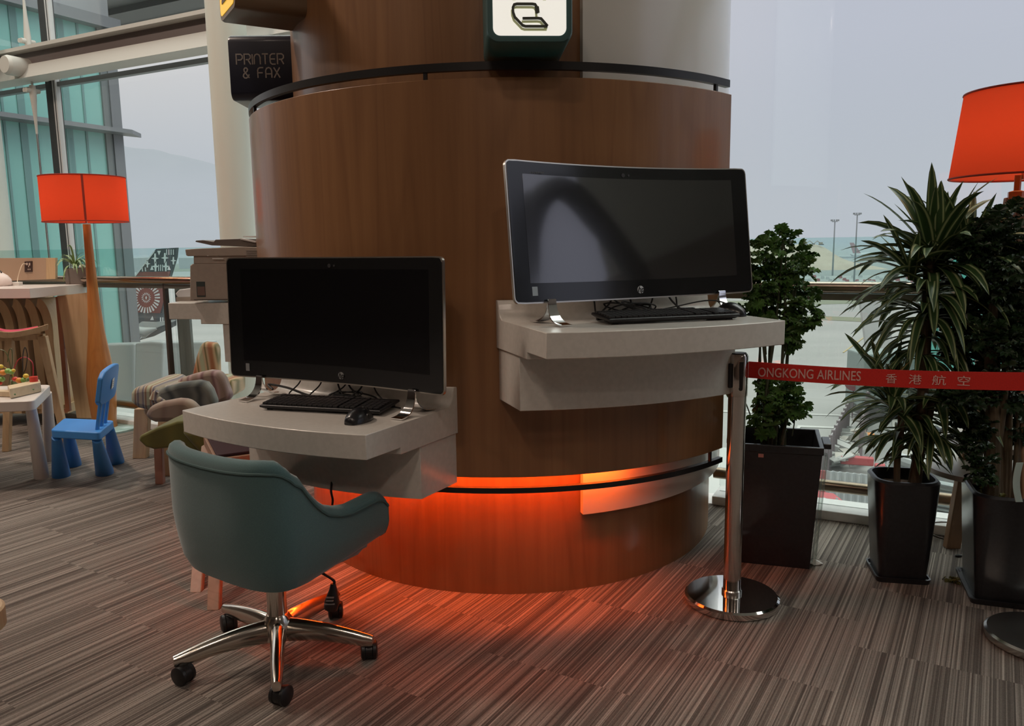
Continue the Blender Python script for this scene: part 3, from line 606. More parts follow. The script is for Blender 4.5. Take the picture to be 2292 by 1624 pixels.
# lettering on the side facing the room: drawn as rounded strokes
GL = {'P': [[(0, 0), (0, 1), (.45, 1), (.62, .85), (.62, .62), (.45, .45), (.12, .45)]], 'R': [[(0, 0), (0, 1), (.45, 1), (.62, .85), (.62, .62), (.45, .47), (.14, .47)], [(.36, .45), (.62, 0)]],
      'I': [[(0, 0), (0, 1)]], 'n': [[(0, 0), (0, .7), (.1, .92), (.3, 1), (.5, .92), (.6, .7), (.6, 0)]], 'T': [[(0, 1), (.62, 1)], [(.31, 1), (.31, 0)]],
      'E': [[(.55, 1), (.2, 1), (.04, .88), (0, .7), (0, .3), (.04, .12), (.2, 0), (.55, 0)], [(0, .5), (.5, .5)]], 'F': [[(0, 0), (0, .75), (.08, .93), (.25, 1), (.58, 1)], [(0, .5), (.5, .5)]],
      'A': [[(0, 0), (0, .7), (.1, .92), (.3, 1), (.5, .92), (.6, .7), (.6, 0)], [(0, .38), (.6, .38)]], 'X': [[(0, 0), (.6, 1)], [(0, 1), (.6, 0)]],
      '&': [[(.62, 0), (.14, .66), (.12, .84), (.22, .98), (.38, .98), (.48, .84), (.42, .66), (.08, .38), (.02, .18), (.14, .02), (.34, .0), (.52, .14), (.62, .36)]]}
def letters(txt, x0, y0, hgt, adv, mb, w_):
    x = x0
    for ch in txt:
        if ch == ' ': x += adv * .8; continue
        for st_ in GL[ch]: strip(mb, [Vector((x + a * hgt, y0 + b * hgt)) for a, b in st_], w_, 0, .0015)
        x += (max(a for s_ in GL[ch] for a, b in s_) * hgt) + adv * .28
    return x
fo_ = C0 + n * 1.0925 - t * .1305 + Vector((0, 0, (1.962 + 2.245) / 2)); Ms = frame(fo_, -n, -t)
q = MB(Ms); letters('PRInTER', -.108, .010, .044, .030, q, .0055); letters('& FAX', -.082, -.048, .044, .036, q, .0055)
build('lettering', q, mat('sign_letter_grey', (.40, .38, .36), .5), root, smooth=0)
# ================================================================== office chair
CH = Vector((-.763, 2.394, 0)); HD = R(35)
Fh = Vector((math.sin(HD), math.cos(HD), 0)); Rh = Vector((Fh.y, -Fh.x, 0))
def cl(x, y, z): return CH + Rh * x + Fh * y + Vector((0, 0, z))
chair = thing('office_chair', 'teal upholstered swivel chair with polished five-star base at the low desk', 'chair', CH)
def plan(u, k=1.0, zf=0.0):          # u 0..1 from right arm front round the back to left arm front
    w_, d_ = .270 * k, .125 * k
    if u < .30: return (w_ * (1.0 - .03 * (1 - u / .30) ** 2), .25 - (u / .30) * (.35 - (1 - k) * .1))
    if u > .70: return (-w_ * (1.0 - .03 * (1 - (1 - u) / .30) ** 2), .25 - ((1 - u) / .30) * (.35 - (1 - k) * .1))
    a = math.pi * (u - .30) / .40; e = .66
    return (w_ * math.copysign(abs(math.cos(a)) ** e, math.cos(a)), -.10 + (1 - k) * .1 - d_ * abs(math.sin(a)) ** e)
def rim(u):
    v = min(u, 1 - u)
    pts = [(0, .485), (.015, .508), (.04, .517), (.08, .514), (.14, .509), (.18, .517), (.22, .536), (.24, .556), (.26, .582), (.28, .614), (.30, .650), (.32, .682), (.34, .699), (.36, .706), (.40, .708), (.5, .700)]
    for (a, b), (c, d) in zip(pts, pts[1:]):
        if v <= c: return b + (d - b) * (v - a) / (c - a)
    return .697
def shellpt(u, f, off):               # f 0 bottom..1 rim, off inward
    zt = rim(u); v = min(u, 1 - u)
    zb = .372 - .045 * min(1, v / .28)
    k = .86 + .14 * min(1, f * 2.2) ** .5
    x, y = plan(u, k)
    ua, ub = max(0, u - .035), min(1, u + .035); (xa, ya), (xb, yb) = plan(ua, k), plan(ub, k); l = math.hypot(xb - xa, yb - ya) or 1; nx, ny = -(yb - ya) / l, (xb - xa) / l
    return cl(x - nx * off, y - ny * off, zb + (zt - zb) * f)
NU, NF = 100, 10
def shell_surface(o_in, o_out, f0, f1, uu=(0, 1)):
    q = MB(); rings = []
    for i in range(NU + 1):
        u = uu[0] + (uu[1] - uu[0]) * i / NU; r_ = []
        for j in range(NF + 1): r_.append(shellpt(u, f0 + (f1 - f0) * j / NF, o_out))
        top = f1
        for k in range(1, 5):
            a = math.pi * k / 5; m_ = (o_in + o_out) / 2; h_ = (o_in - o_out) / 2
            p = shellpt(u, top, m_ - h_ * math.cos(a)); p.z += abs(h_) * math.sin(a) * .9; r_.append(p)
        for j in range(NF + 1): r_.append(shellpt(u, f1 + (f0 - f1) * j / NF, o_in))
        rings.append(r_)
    return q.loft(rings)
build('bucket_shell', shell_surface(.052, .0, .0, .97), M_teal, chair, smooth=60)
# piping along the outer rim
q = MB(); q.tube([shellpt(i / 100, .945, -.002) for i in range(101)] , .0042, 6); build('piping', q, M_tealpipe, chair)
q = MB(); q.tube([shellpt(0, f, .004) + Fh * .002 for f in [k / 8 for k in range(9)]], .0042, 6); build('piping', q, M_tealpipe, chair)
q = MB(); q.tube([shellpt(1, f, .004) + Fh * .002 for f in [k / 8 for k in range(9)]], .0042, 6); build('piping', q, M_tealpipe, chair)
q = MB(); rings = []
for z, k in ((.330, .62), (.345, .80), (.39, .84), (.405, .84), (.420, .76), (.422, .3)):
    rings.append([cl(plan(i / 40)[0] * k, plan(i / 40)[1] * k + .0, z) for i in range(41)])
q.loft(rings); build('seat_cushion', q, M_teal, chair, smooth=60, bevel=.0)
q = MB(); q.loft([[cl(plan(i / 40)[0] * k, plan(i / 40)[1] * k, z) for i in range(41)] for z, k in ((.318, .56), (.322, .72), (.345, .78))]); build('under_shell', q, M_teal, chair, smooth=60)
q = MB(); q.box(cl(0, 0, .305), (.16, .22, .03), -HD); build('tilt_mechanism', q, M_black, chair, smooth=0, bevel=.006)
q = MB(); q.lathe([(.027, .06), (.029, .10), (.031, .12), (.031, .235), (.024, .24), (.022, .31)], CH, 28); build('gas_column', q, M_alu, chair)
# arms of the base
caster_px = [(622, 1585), (850, 1480), (755, 1375), (500, 1400), (385, 1530)]
arm_a = []
for px in caster_px:
    g = G(px[0], px[1]); d = g - CH; arm_a.append(math.atan2(d.y, d.x))
q = MB(); q.lathe([(.030, .055), (.046, .065), (.046, .125), (.034, .145)], CH, 28); build('base_hub', q, M_alu, chair)
for a in arm_a:
    d = Vector((math.cos(a), math.sin(a), 0)); s_ = Vector((-d.y, d.x, 0)); rings = []
    for j in range(11):
        f = j / 10; rr = .030 + .285 * f; zt = .128 - .045 * f ** 1.8 + .004; hw = .026 - .010 * f; hh = .042 - .020 * f
        if j == 10: hh *= .8; hw *= .8
        c_ = CH + d * rr + Vector((0, 0, zt - hh))
        rings.append([c_ + s_ * (hw * math.cos(t_)) + Vector((0, 0, hh * (max(math.sin(t_), -.75)))) for t_ in [2 * math.pi * k / 16 for k in range(16)]])
    q = MB(); q.loft(rings); build('base_arm', q, M_alu, chair, smooth=50)
M_tyre = mat('black_caster', (.010, .010, .011), .4)
for i, a in enumerate(arm_a):
    d = Vector((math.cos(a), math.sin(a), 0)); p = CH + d * .300; sw = a + (.9, .3, 2.2, 1.2, .6)[i]; ax_ = Vector((math.cos(sw), math.sin(sw), 0)); back = Vector((-ax_.y, ax_.x, 0)) * .016
    q = MB(); q.tube([p + Vector((0, 0, .05)), p + Vector((0, 0, .075))], .011, 10)
    c_ = p + back + Vector((0, 0, .030)); q.tube([c_ - ax_ * .010, c_ + ax_ * .010], .027, 20); cs = build('caster', q, M_tyre, chair)
    for k in (-1, 1):
        q = MB(); q.tube([c_ + ax_ * k * .010, c_ + ax_ * k * .013, c_ + ax_ * k * .022, c_ + ax_ * k * .026], [.026, .030, .029, .022], 24); build('caster_wheel', q, M_tyre, cs)
# height lever with hanging instruction grip
l0 = cl(.06, .02, .315); e0 = D(745, 1297, 2.42)
q = MB(); q.tube(bez([l0, (l0 + e0) / 2 + Vector((0, 0, .012)), e0, e0 - Vector((0, 0, .02))]), .0045, 8); build('height_lever', q, M_black, chair)
q = MB(); q.tube([e0 - Vector((0, 0, .012)), e0 - Vector((0, 0, .03)), e0 + Vector((-.006, 0, -.075)), e0 + Vector((-.012, 0, -.098))], [.008, .012, .025, .022], 14); gp = build('lever_grip', q, M_tyre, chair)
for k in range(3):
    q = MB(); c_ = e0 + Vector((-.006 - .002 * k, -.022, -.050 - .011 * k)); q.box(c_, (.024 + .005 * k - (.006 if k == 1 else 0), .006, .003)); build('grip_lettering', q, mat('pale_ink', (.30, .30, .30), .6), gp, smooth=0)
# ================================================================== stanchions with belt
def stanchion(p, lab, lit=True):
    root = thing('stanchion', lab, 'stanchion', p, None)
    q = MB(); q.lathe([(.162, 0), (.168, .004), (.168, .024), (.160, .0300), (.05, .034), (.033, .034)], p, 72); build('base_disc', q, M_satin if not lit else mat('polished_steel', (.70, .68, .66), .07, metal=1), root, smooth=25)
    q = MB(); q.lathe([(.036, .030), (.036, .046), (.033, .05)], p, 40); build('base_collar', q, M_satin, root)
    q = MB(); q.lathe([(.0315, .04), (.0315, .895)], p, 48); build('post', q, mat('polished_post', (.58, .52, .48), .12, metal=1), root)
    q = MB(); q.lathe([(.0335, .765), (.0345, .77), (.0345, .905), (.030, .914)], p, 48); build('belt_head', q, mat('polished_head', (.55, .50, .46), .1, metal=1), root)
    q = MB(); q.lathe([(.028, .912), (.027, .918)], p, 40); build('head_cap', q, M_black, root)
    return root
SP = G(1637, 1330, 0); SP = Vector((SP.x - .014, 2.742, 0))
st1 = stanchion(SP, 'polished steel barrier post with red belt, standing right of the drum')
SP2 = G(2335, 1438, 0); st2 = stanchion(Vector((SP2.x, SP2.y, 0)), 'second barrier post, only its round black-looking base in view at the right edge', False)
q = MB(); v1 = (SP + Vector((-.0347, -.012, .84))); q.box(v1, (.012, .03, .085), R(10)); build('belt_clip', q, M_blackpl, st1, smooth=0, bevel=.002)
q = MB(); sd = Vector((.02, -1, 0)).normalized(); q.slab([SP + sd * .0325 + Vector((x_, 0, z_)) for x_, z_ in ((-.005, .80), (-.007, .795), (-.005, .79), (0, .788), (.005, .79), (.007, .795), (.007, .89), (-.007, .89))], sd * .004); build('belt_slot', q, M_black, st1, smooth=0)
b0 = SP + Vector((.035, -.004, .858)); b1 = Vector((SP2.x, SP2.y, .858))
wd = D(1698, 845, 2.74).z; hb = .029
bx = (b1 - b0); L = bx.length; bx.normalize(); bn = Vector((bx.y, -bx.x, 0)).normalized()
if bn.y > 0: bn = -bn
q = MB(); rings = []
for i in range(25):
    f = i / 24; sag = -.010 * math.sin(math.pi * f); c_ = b0 + bx * (L * f) + Vector((0, 0, sag)) + bn * (.004 * math.sin(f * 5))
    rings.append([c_ + Vector((0, 0, hb)) - bn * .0006, c_ + Vector((0, 0, hb)) + bn * .0006, c_ - Vector((0, 0, hb)) + bn * .0006, c_ - Vector((0, 0, hb)) - bn * .0006])
q.loft(rings); belt = build('belt', q, colmat('red_webbing', (.62, .016, .010), (.72, .024, .014), (400, 400, 400), rough=.7), st1, label='red woven belt lettered in white')
M_ink = mat('faded_white_ink', (.80, .50, .45), .7)
def on_belt(px):                       # belt point under a photo column
    best = None
    for i in range(400):
        f = i / 400; p = b0 + bx * (L * f); u = p - Vector((0, 0, EYE)); dd = u.y * _c - u.z * _s; xx = FPX * u.x / dd; vv = -FPX * (u.y * _s + u.z * _c) / dd; X = 1146 + xx * _cr - vv * _sr
        if best is None or abs(X - px) < best[0]: best = (abs(X - px), f, p)
    return best[1], best[2]
def belt_text(txt, px0, px1, size, lab, sp=1.0, wt_=.0003):
    f0, p0 = on_belt(px0); f1, p1 = on_belt(px1); f = (f0 + f1) / 2; c_ = b0 + bx * (L * f) + Vector((0, 0, -.010 * math.sin(math.pi * f))) + bn * (.0035 + .004 * math.sin(f * 5))
    M = frame(c_, bx if bx.x > 0 else -bx, bn); t = text_mb(txt, size, Matrix(), .0003, 0, wt_, sp)
    xs = [v.x for v in t.v]; wdt = max(xs) - min(xs); mid = (max(xs) + min(xs)) / 2; k = (p1 - p0).length / wdt
    ys = [v.y for v in t.v]; my = (max(ys) + min(ys)) / 2
    t.v = [M @ Vector(((v.x - mid) * k, (v.y - my) , v.z)) for v in t.v]; build('belt_lettering', t, M_ink, belt, smooth=0)
belt_text('ONGKONG AIRLINES', 1697, 1927, .046, '')
for ch, a, b in (('\u9999', 1982, 2007), ('\u6e2f', 2034, 2062), ('\u822a', 2087, 2117), ('\u7a7a', 2143, 2172)): belt_text(ch, a, b, .035, '', 1.0, .0)
# ================================================================== leaves and plants
def lobed_leaf(q, p, d, up, sz, lob=9, cup=.25):
    d = Vector(d).normalized(); s_ = d.cross(Vector(up)); s_ = s_.normalized() if s_.length > 1e-4 else d.orthogonal().normalized(); n_ = s_.cross(d)
    k = len(q.v); c_ = Vector(p) + d * sz * .45; q.v.append(c_ - n_ * sz * .08); m_ = lob * 2
    for i in range(m_):
        a = 2 * math.pi * i / m_ + math.pi; rr = sz * (.54 if i % 2 == 0 else .41) * (1.0 - .25 * (abs(math.cos(a / 2)) < .01))
        q.v.append(c_ + d * math.cos(a) * rr + s_ * math.sin(a) * rr * .95 + n_ * (cup * rr * (.5 if i % 2 else -.25)))
    for i in range(m_): q.f.append((k, k + 1 + i, k + 1 + (i + 1) % m_))
def sph(rr):
    while True:
        v = Vector((rr.uniform(-1, 1), rr.uniform(-1, 1), rr.uniform(-1, 1)))
        if .05 < v.length < 1: return v.normalized()
def leaf_ball(q, c_, rad, nl, sz, rr, flat=.75):
    for _ in range(nl):
        v = sph(rr); v.z = v.z * .8 + .12; p = Vector(c_) + Vector((v.x, v.y, v.z * flat)) * rad * rr.uniform(.45, .95); d = (v + sph(rr) * .45 + Vector((0, 0, -.2))).normalized()
        up = Vector((rr.uniform(-.5, .5), rr.uniform(-.5, .5), 1)); lobed_leaf(q, p, d, up, sz * rr.uniform(.75, 1.15), rr.choice((9, 11)), .45)
# --- tall planter with lobed-leaf plant
pa, pb = G(1655, 1258), G(1812, 1274)
ux = (pb - pa).normalized(); uy = Vector((-ux.y, ux.x, 0)); wdt = (pb - pa).length
def planter_pt(a, b, z): return pa + ux * (wdt * a) + uy * (.27 * b) + Vector((0, 0, z))
pl = thing('tall_planter', 'tall square charcoal planter with side handles and a lobed-leaf plant, behind the barrier post', 'plant', planter_pt(.5, .5, 0))
q = MB(); T = .508
def ring4(a, z): return [planter_pt(-a, -a, z), planter_pt(1 + a, -a, z), planter_pt(1 + a, 1 + a, z), planter_pt(-a, 1 + a, z)]
q.loft([ring4(.0, 0), ring4(.10, T - .03), ring4(.12, T - .03), ring4(.12, T), ring4(.06, T), ring4(.03, T - .08)]); build('planter_box', q, M_pot, pl, smooth=0, bevel=.004)
for k in (0, 1):
    q = MB(); a = 1.12 if k else -.12; c_ = planter_pt(a + (.07 if k else -.07), .5, T - .018); q.box(c_, (.03, .13, .022), math.atan2(ux.y, ux.x)); build('handle', q, M_pot, pl, smooth=0, bevel=.003)
q = MB(); c_ = planter_pt(.5, .5, T - .085); q.box(c_, (wdt * 1.02, .26, .01), math.atan2(ux.y, ux.x)); build('soil', q, M_soil, pl, smooth=0)
q = MB(); q.slab([planter_pt(1.03, -.02, .0), planter_pt(1.03, .22, .0), planter_pt(1.14, .22, T - .04), planter_pt(1.14, -.02, T - .04)], ux * .012); build('clear_side_panel', q, glassmat('acrylic', (.85, .88, .86), .1), pl, smooth=0)
q = MB(); c_ = planter_pt(.26, -.105, T - .045); q.box(c_, (.020, .003, .014), math.atan2(ux.y, ux.x)); build('price_sticker', q, mat('sticker_red_white', (.55, .25, .22), .6), pl, smooth=0)
rr = random.Random(11); YP = 3.17
cl1 = [(1752, 535, 27), (1712, 560, 34), (1700, 590, 26), (1790, 565, 26), (1760, 590, 30), (1800, 600, 20), (1745, 615, 26), (1715, 612, 18), (1700, 640, 28), (1725, 655, 28), (1690, 665, 22), (1770, 640, 28), (1800, 655, 22), (1813, 690, 16), (1760, 680, 30), (1720, 690, 26), (1680, 695, 26), (1665, 712, 18), (1700, 720, 22), (1745, 712, 26), (1775, 720, 22), (1800, 715, 22), (1760, 740, 20), (1770, 765, 12),
       (1712, 845, 16), (1780, 860, 13), (1740, 862, 20), (1720, 880, 18), (1760, 890, 24), (1740, 900, 20), (1775, 905, 17), (1795, 918, 12), (1710, 905, 14), (1730, 925, 20), (1760, 925, 14), (1700, 930, 12), (1640, 855, 10), (1735, 945, 14), (1712, 955, 12)]
fol = MB(); cen = []
for x, y, r_ in cl1:
    Yc = YP + rr.uniform(-.10, .10); c_ = D(x, y, Yc); ra = r_ / FPX * Yc * .74; cen.append(c_); leaf_ball(fol, c_, ra, int(7 + r_ * .42), .056, rr)
build('foliage', fol, M_leaf, pl, smooth=0, recalc=False)
sp_ = [(1690, 990), (1702, 985), (1712, 992), (1722, 990), (1733, 985), (1745, 990), (1758, 985)]
tops = [(1700, 655), (1752, 545), (1715, 575), (1735, 620), (1760, 600), (1790, 590), (1775, 650)]
for (x0, y0), (x1, y1) in zip(sp_, tops):
    Ys = YP + rr.uniform(-.06, .06); a = D(x0, y0, Ys); a.z = T - .085; b = D(x1, y1, Ys)
    q = MB(); q.tube(bez([a, a.lerp(b, .33) + sph(rr) * .012, a.lerp(b, .66) + sph(rr) * .012, b], 5), [.0062] * 10 + [.0045] * 6, 6); build('stem', q, M_stem, pl)
for i in range(0, len(cen), 2):
    c_ = cen[i]; b = c_ + Vector((rr.uniform(-.03, .03), 0, -.13)); b.x = b.x * .6 + planter_pt(.5, .5, 0).x * .4
    q = MB(); q.tube(bez([b, (b + c_) / 2 + Vector((.008, 0, 0)), c_], 4), .0026, 5); build('twig', q, M_stem, pl)
a = D(1748, 990, YP - .03); a.z = T - .085; b = D(1775, 905, YP - .03)
q = MB(); q.tube(bez([a, D(1757, 950, YP), b], 5), .0075, 7); build('stem', q, M_bark, pl)
q = MB(); a = planter_pt(.35, .4, T - .09); q.tube([a, a + Vector((.0, 0, .06)), a + Vector((.006, 0, .15)), a + Vector((0, 0, .19))], [.034, .030, .026, .004], 14); build('stump', q, M_bark, pl)
# --- dracaena in a tapered pot
def taper_pot(c, yaw, wb, wt, hgt, lab, foot=True, name='dracaena_pot'):
    root = thing(name, lab, 'plant', c); Mz = Matrix.Translation(c) @ Matrix.Rotation(yaw, 4, 'Z')
    def sq(w_, z, r_): return [(sx_ * (w_ / 2 - r_) + r_ * math.cos(R(a)), sy * (w_ / 2 - r_) + r_ * math.sin(R(a)), z) for sx_, sy, a0 in ((1, 1, 0), (-1, 1, 90), (-1, -1, 180), (1, -1, 270)) for a in range(a0, a0 + 91, 15)]
    q = MB(Mz); q.loft([sq(wb, .012, .02), sq(wb + (wt - wb) * .4, hgt * .4, .035), sq(wb + (wt - wb) * .8, hgt * .8, .055), sq(wt, hgt - .008, .07), sq(wt - .012, hgt, .07), sq(wt - .03, hgt, .065), sq(wt - .05, hgt - .05, .06), sq(wt - .06, hgt - .06, .05)]); build('pot', q, M_pot, root, smooth=40)
    q = MB(Mz); q.loft([sq(wb * 1.12, 0, .02), sq(wb * 1.16, .02, .02), sq(wb * 1.10, .02, .02), sq(wb * 1.06, .010, .02)]); build('saucer', q, M_pot, root, smooth=0)
    q = MB(Mz); q.loft([sq(wt - .055, hgt - .052, .05), sq(wt - .08, hgt - .040, .04), sq(wt * .3, hgt - .036, .02)]); build('bark_chips', q, M_soil, root, smooth=40)
    return root
pc2 = G(2010, 1288); dr = taper_pot(Vector((pc2.x + .006, pc2.y + .02, 0)), R(-12), .17, .235, .402, 'dracaena with cream-striped arching leaves in a square black pot, behind the red belt')
def strap(q, p, d, ln, wd_, droop, rr, tw=0.0, n=9):
    d = Vector(d).normalized(); pts = []; p = Vector(p); cur = d.copy(); st_ = ln / n; s0 = d.cross(Vector((0, 0, 1))); s0 = s0.normalized() if s0.length > .01 else Vector((1, 0, 0))
    base = len(q.v)
    for i in range(n + 1):
        f = i / n; w_ = wd_ * (math.sin(math.pi * min(1, (f * .86 + .13))) ** .7) * (1 if f < .98 else .08); s_ = (s0 * math.cos(tw * f) + cur.cross(s0) * math.sin(tw * f)).normalized(); nn = s_.cross(cur).normalized()
        for j, u in enumerate((-1, -.5, 0, .5, 1)):
            q.v.append(p + s_ * (u * w_ / 2) - nn * ((1 - u * u) * w_ * .16)); q.uv[len(q.v) - 1] = (u * .5 + .5, f)
        p = p + cur * st_; cur = (cur + Vector((0, 0, -droop * st_ * (1 + 1.6 * f)))).normalized()
    for i in range(n):
        for j in range(4): a = base + i * 5 + j; q.f.append((a, a + 1, a + 6, a + 5))
rr = random.Random(5); lv = MB(); YD = 2.93
def rosette(c_, nl, ln, wd_, e0, e1, dr_, jit=.25):
    for i in range(nl):
        a = i * 2.39996 + rr.uniform(-.2, .2); e = e0 + (e1 - e0) * (i / nl) + rr.uniform(-.12, .12); d = Vector((math.cos(a) * math.cos(e), math.sin(a) * math.cos(e), math.sin(e)))
        strap(lv, Vector(c_) + Vector((0, 0, rr.uniform(-.03, .02))), d, ln * rr.uniform(.8, 1.12), wd_ * rr.uniform(.85, 1.1), dr_ * rr.uniform(.7, 1.25), rr, rr.uniform(-.6, .6))
crown = [((2085, 580), 34, .34, .046, .15, 1.5, 2.0), ((2085, 600), 28, .35, .042, -.05, .9, 2.9), ((2080, 650), 30, .33, .038, -.1, .8, 3.4), ((2075, 700), 30, .31, .034, -.15, .7, 3.9), ((2070, 745), 26, .28, .032, -.2, .6, 4.3), ((2068, 790), 18, .23, .028, -.3, .4, 4.5),
         ((2165, 585), 26, .29, .040, .15, 1.35, 2.2), ((2150, 640), 22, .28, .036, -.05, .8, 3.6), ((2100, 560), 12, .26, .042, .8, 1.5, .9), ((2040, 610), 10, .24, .038, .3, 1.3, 1.8),
         ((2000, 905), 26, .28, .036, .1, 1.25, 3.4), ((2040, 930), 26, .27, .034, 0, .9, 4.2), ((2095, 905), 30, .29, .035, .1, 1.0, 3.4), ((2015, 975), 22, .22, .028, -.1, .7, 5), ((2085, 975), 26, .24, .030, -.1, .7, 4.6), ((2045, 1010), 14, .15, .022, -.2, .5, 5), ((1990, 880), 6, .27, .038, .8, 1.4, .8)]
for (x, y), nl, ln, wd_, e0, e1, dd in crown: rosette(D(x, y, YD + rr.uniform(-.03, .05)), nl, ln, wd_, e0, e1, dd)
build('leaves', lv, M_drac, dr, smooth=60, recalc=False)
for (x0, y0), (x1, y1), r_ in (((2050, 1085), (2082, 560), .020), ((2008, 1080), (2015, 900), .012), ((2040, 1075), (2085, 900), .014)):
    a = D(x0, y0, YD); a.z = .36; b = D(x1, y1, YD); q = MB(); q.tube(bez([a, a.lerp(b, .35) + sph(rr) * .008, a.lerp(b, .7) + sph(rr) * .008, b], 6), r_, 10); build('cane', q, M_bark, dr)
# --- large pot on the right
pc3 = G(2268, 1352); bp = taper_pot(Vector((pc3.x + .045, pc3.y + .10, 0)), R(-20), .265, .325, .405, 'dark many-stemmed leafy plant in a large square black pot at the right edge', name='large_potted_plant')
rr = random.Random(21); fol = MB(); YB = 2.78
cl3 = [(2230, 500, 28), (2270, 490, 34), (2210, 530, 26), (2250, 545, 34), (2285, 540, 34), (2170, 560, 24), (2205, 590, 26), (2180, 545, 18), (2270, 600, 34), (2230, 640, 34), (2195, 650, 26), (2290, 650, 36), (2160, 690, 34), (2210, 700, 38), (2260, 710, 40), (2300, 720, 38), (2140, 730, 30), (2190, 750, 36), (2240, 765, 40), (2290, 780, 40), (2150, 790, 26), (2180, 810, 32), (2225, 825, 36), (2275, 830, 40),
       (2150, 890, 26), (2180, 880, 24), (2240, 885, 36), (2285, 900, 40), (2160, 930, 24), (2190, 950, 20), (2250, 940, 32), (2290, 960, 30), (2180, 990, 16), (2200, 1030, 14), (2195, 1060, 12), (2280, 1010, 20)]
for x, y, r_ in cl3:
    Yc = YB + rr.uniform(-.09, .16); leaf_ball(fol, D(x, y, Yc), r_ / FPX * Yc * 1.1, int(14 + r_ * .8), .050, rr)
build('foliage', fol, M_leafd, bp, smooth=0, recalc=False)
for i, (x0, x1, r_) in enumerate(((2218, 2225, .030), (2232, 2240, .022), (2246, 2262, .014), (2256, 2280, .012), (2210, 2195, .014), (2268, 2290, .010), (2226, 2250, .020))):
    a = D(x0, 1115, YB); a.z = .35; b = D(x1, 650 + 20 * i, YB + rr.uniform(-.03, .08)); q = MB(); q.tube(bez([a, a.lerp(b, .3) + sph(rr) * .006, a.lerp(b, .7) + sph(rr) * .012, b], 6), [r_ * (1 - .03 * k) for k in range(19)], 10); build('stem', q, M_bark, bp)
q = MB(); leaf_ball(q, D(2218, 1110, 2.78), .024, 14, .035, rr); build('young_leaves', q, mat('yellow_green_leaf', (.16, .17, .03), .5), bp, smooth=0, recalc=False)
q = MB(); rings = []
for i in range(9):
    p = D(2283 - 8 * math.sin(i / 8 * 3.0), 1035 + i * 11, 2.6 ); rings.append([p + Vector((-.012, 0, 0)), p + Vector((.012, 0, 0)), p + Vector((.012, .002, 0)), p + Vector((-.012, .002, 0))])
q.loft(rings); build('care_tag', q, mat('tag_pale', (.45, .58, .56), .3), bp, smooth=0)
# ================================================================== floor lamps
def shade_mat():
    m = bpy.data.materials.new('red_shade_fabric'); m.use_nodes = True; t = m.node_tree; t.nodes.clear()
    d = N_(t, 'ShaderNodeBsdfDiffuse'); d.inputs[0].default_value = (.60, .060, .028, 1); tr = N_(t, 'ShaderNodeBsdfTranslucent'); tr.inputs[0].default_value = (.80, .085, .030, 1)
    mi = N_(t, 'ShaderNodeMixShader'); mi.inputs[0].default_value = .5; o = N_(t, 'ShaderNodeOutputMaterial'); t.links.new(d.outputs[0], mi.inputs[1]); t.links.new(tr.outputs[0], mi.inputs[2]); t.links.new(mi.outputs[0], o.inputs[0]); return m
M_shade = shade_mat(); M_rim = mat('shade_edge_tape', (.30, .025, .012), .8)
def shade(c, r0, r1, z0, z1, root, power):
    q = MB(); q.lathe([(r0, z0), (r1, z1)], (c.x, c.y, 0), 64, False); build('lamp_shade', q, M_shade, root, smooth=60)
    for r_, z_ in ((r0, z0), (r1, z1)):
        q = MB(); q.tube([(c.x + r_ * math.cos(a), c.y + r_ * math.sin(a), z_) for a in [2 * math.pi * i / 64 for i in range(65)]], .004, 6); build('shade_rim', q, M_rim, root)
    q = MB()
    for k in range(3): a = 2.1 * k + .4; q.tube([(c.x, c.y, z0 + .03), (c.x + r0 * math.cos(a), c.y + r0 * math.sin(a), z0 + .012)], .002, 5)
    q.tube([(c.x, c.y, z0 - .01), (c.x, c.y, z0 + .06)], .008, 8); build('shade_carrier', q, M_satin, root)
    q = MB(); q.ell((c.x, c.y, z0 + (z1 - z0) * .45), (.03, .03, .042)); build('bulb', q, mat('glowing_bulb', (.9, .8, .7), .4, emit=(1, .72, .42), es=16.0 * power), root)
lampc = G(262, 950); lampc = Vector((-3.035, 5.72, 0))
fl_ = thing('floor_lamp', 'tall floor lamp with orange bottle-shaped wooden stem and red drum shade by the left window', 'lamp', lampc)
c_ = Vector((-3.01, 5.72, 0)); shade(c_, .275, .275, 1.506, 1.815, fl_, 1.7)
q = MB(); sd_ = Vector((.456, -.89, 0)); st_ = Vector((.89, .456, 0)); q.slab([c_ + sd_ * .2758 + st_ * a + Vector((0, 0, z)) for a, z in ((-.007, 1.51), (.007, 1.51), (.007, 1.811), (-.007, 1.811))], sd_ * .001); build('shade_seam', q, M_rim, fl_, smooth=0)
q = MB(); q.lathe([(.085, .012), (.080, .05), (.092, .20), (.098, .34), (.080, .52), (.055, .72), (.040, .95), (.031, 1.2), (.026, 1.49)], (c_.x, c_.y, 0), 40); build('wooden_stem', q, M_lampwood, fl_, smooth=60)
q = MB(); q.lathe([(.225, 0), (.225, .014), (.215, .018)], (c_.x + .02, c_.y, 0), 56); build('base_disc', q, mat('pale_teal_glass_disc', (.38, .55, .52), .12, spec=.8), fl_, smooth=25)
q = MB(); q.tube([(c_.x + .26, c_.y - .02, .004), (c_.x + .40, c_.y + .02, .004), (c_.x + .75, c_.y - .12, .004)], .004, 6); o = build('lamp_cord', q, M_cable, fl_)
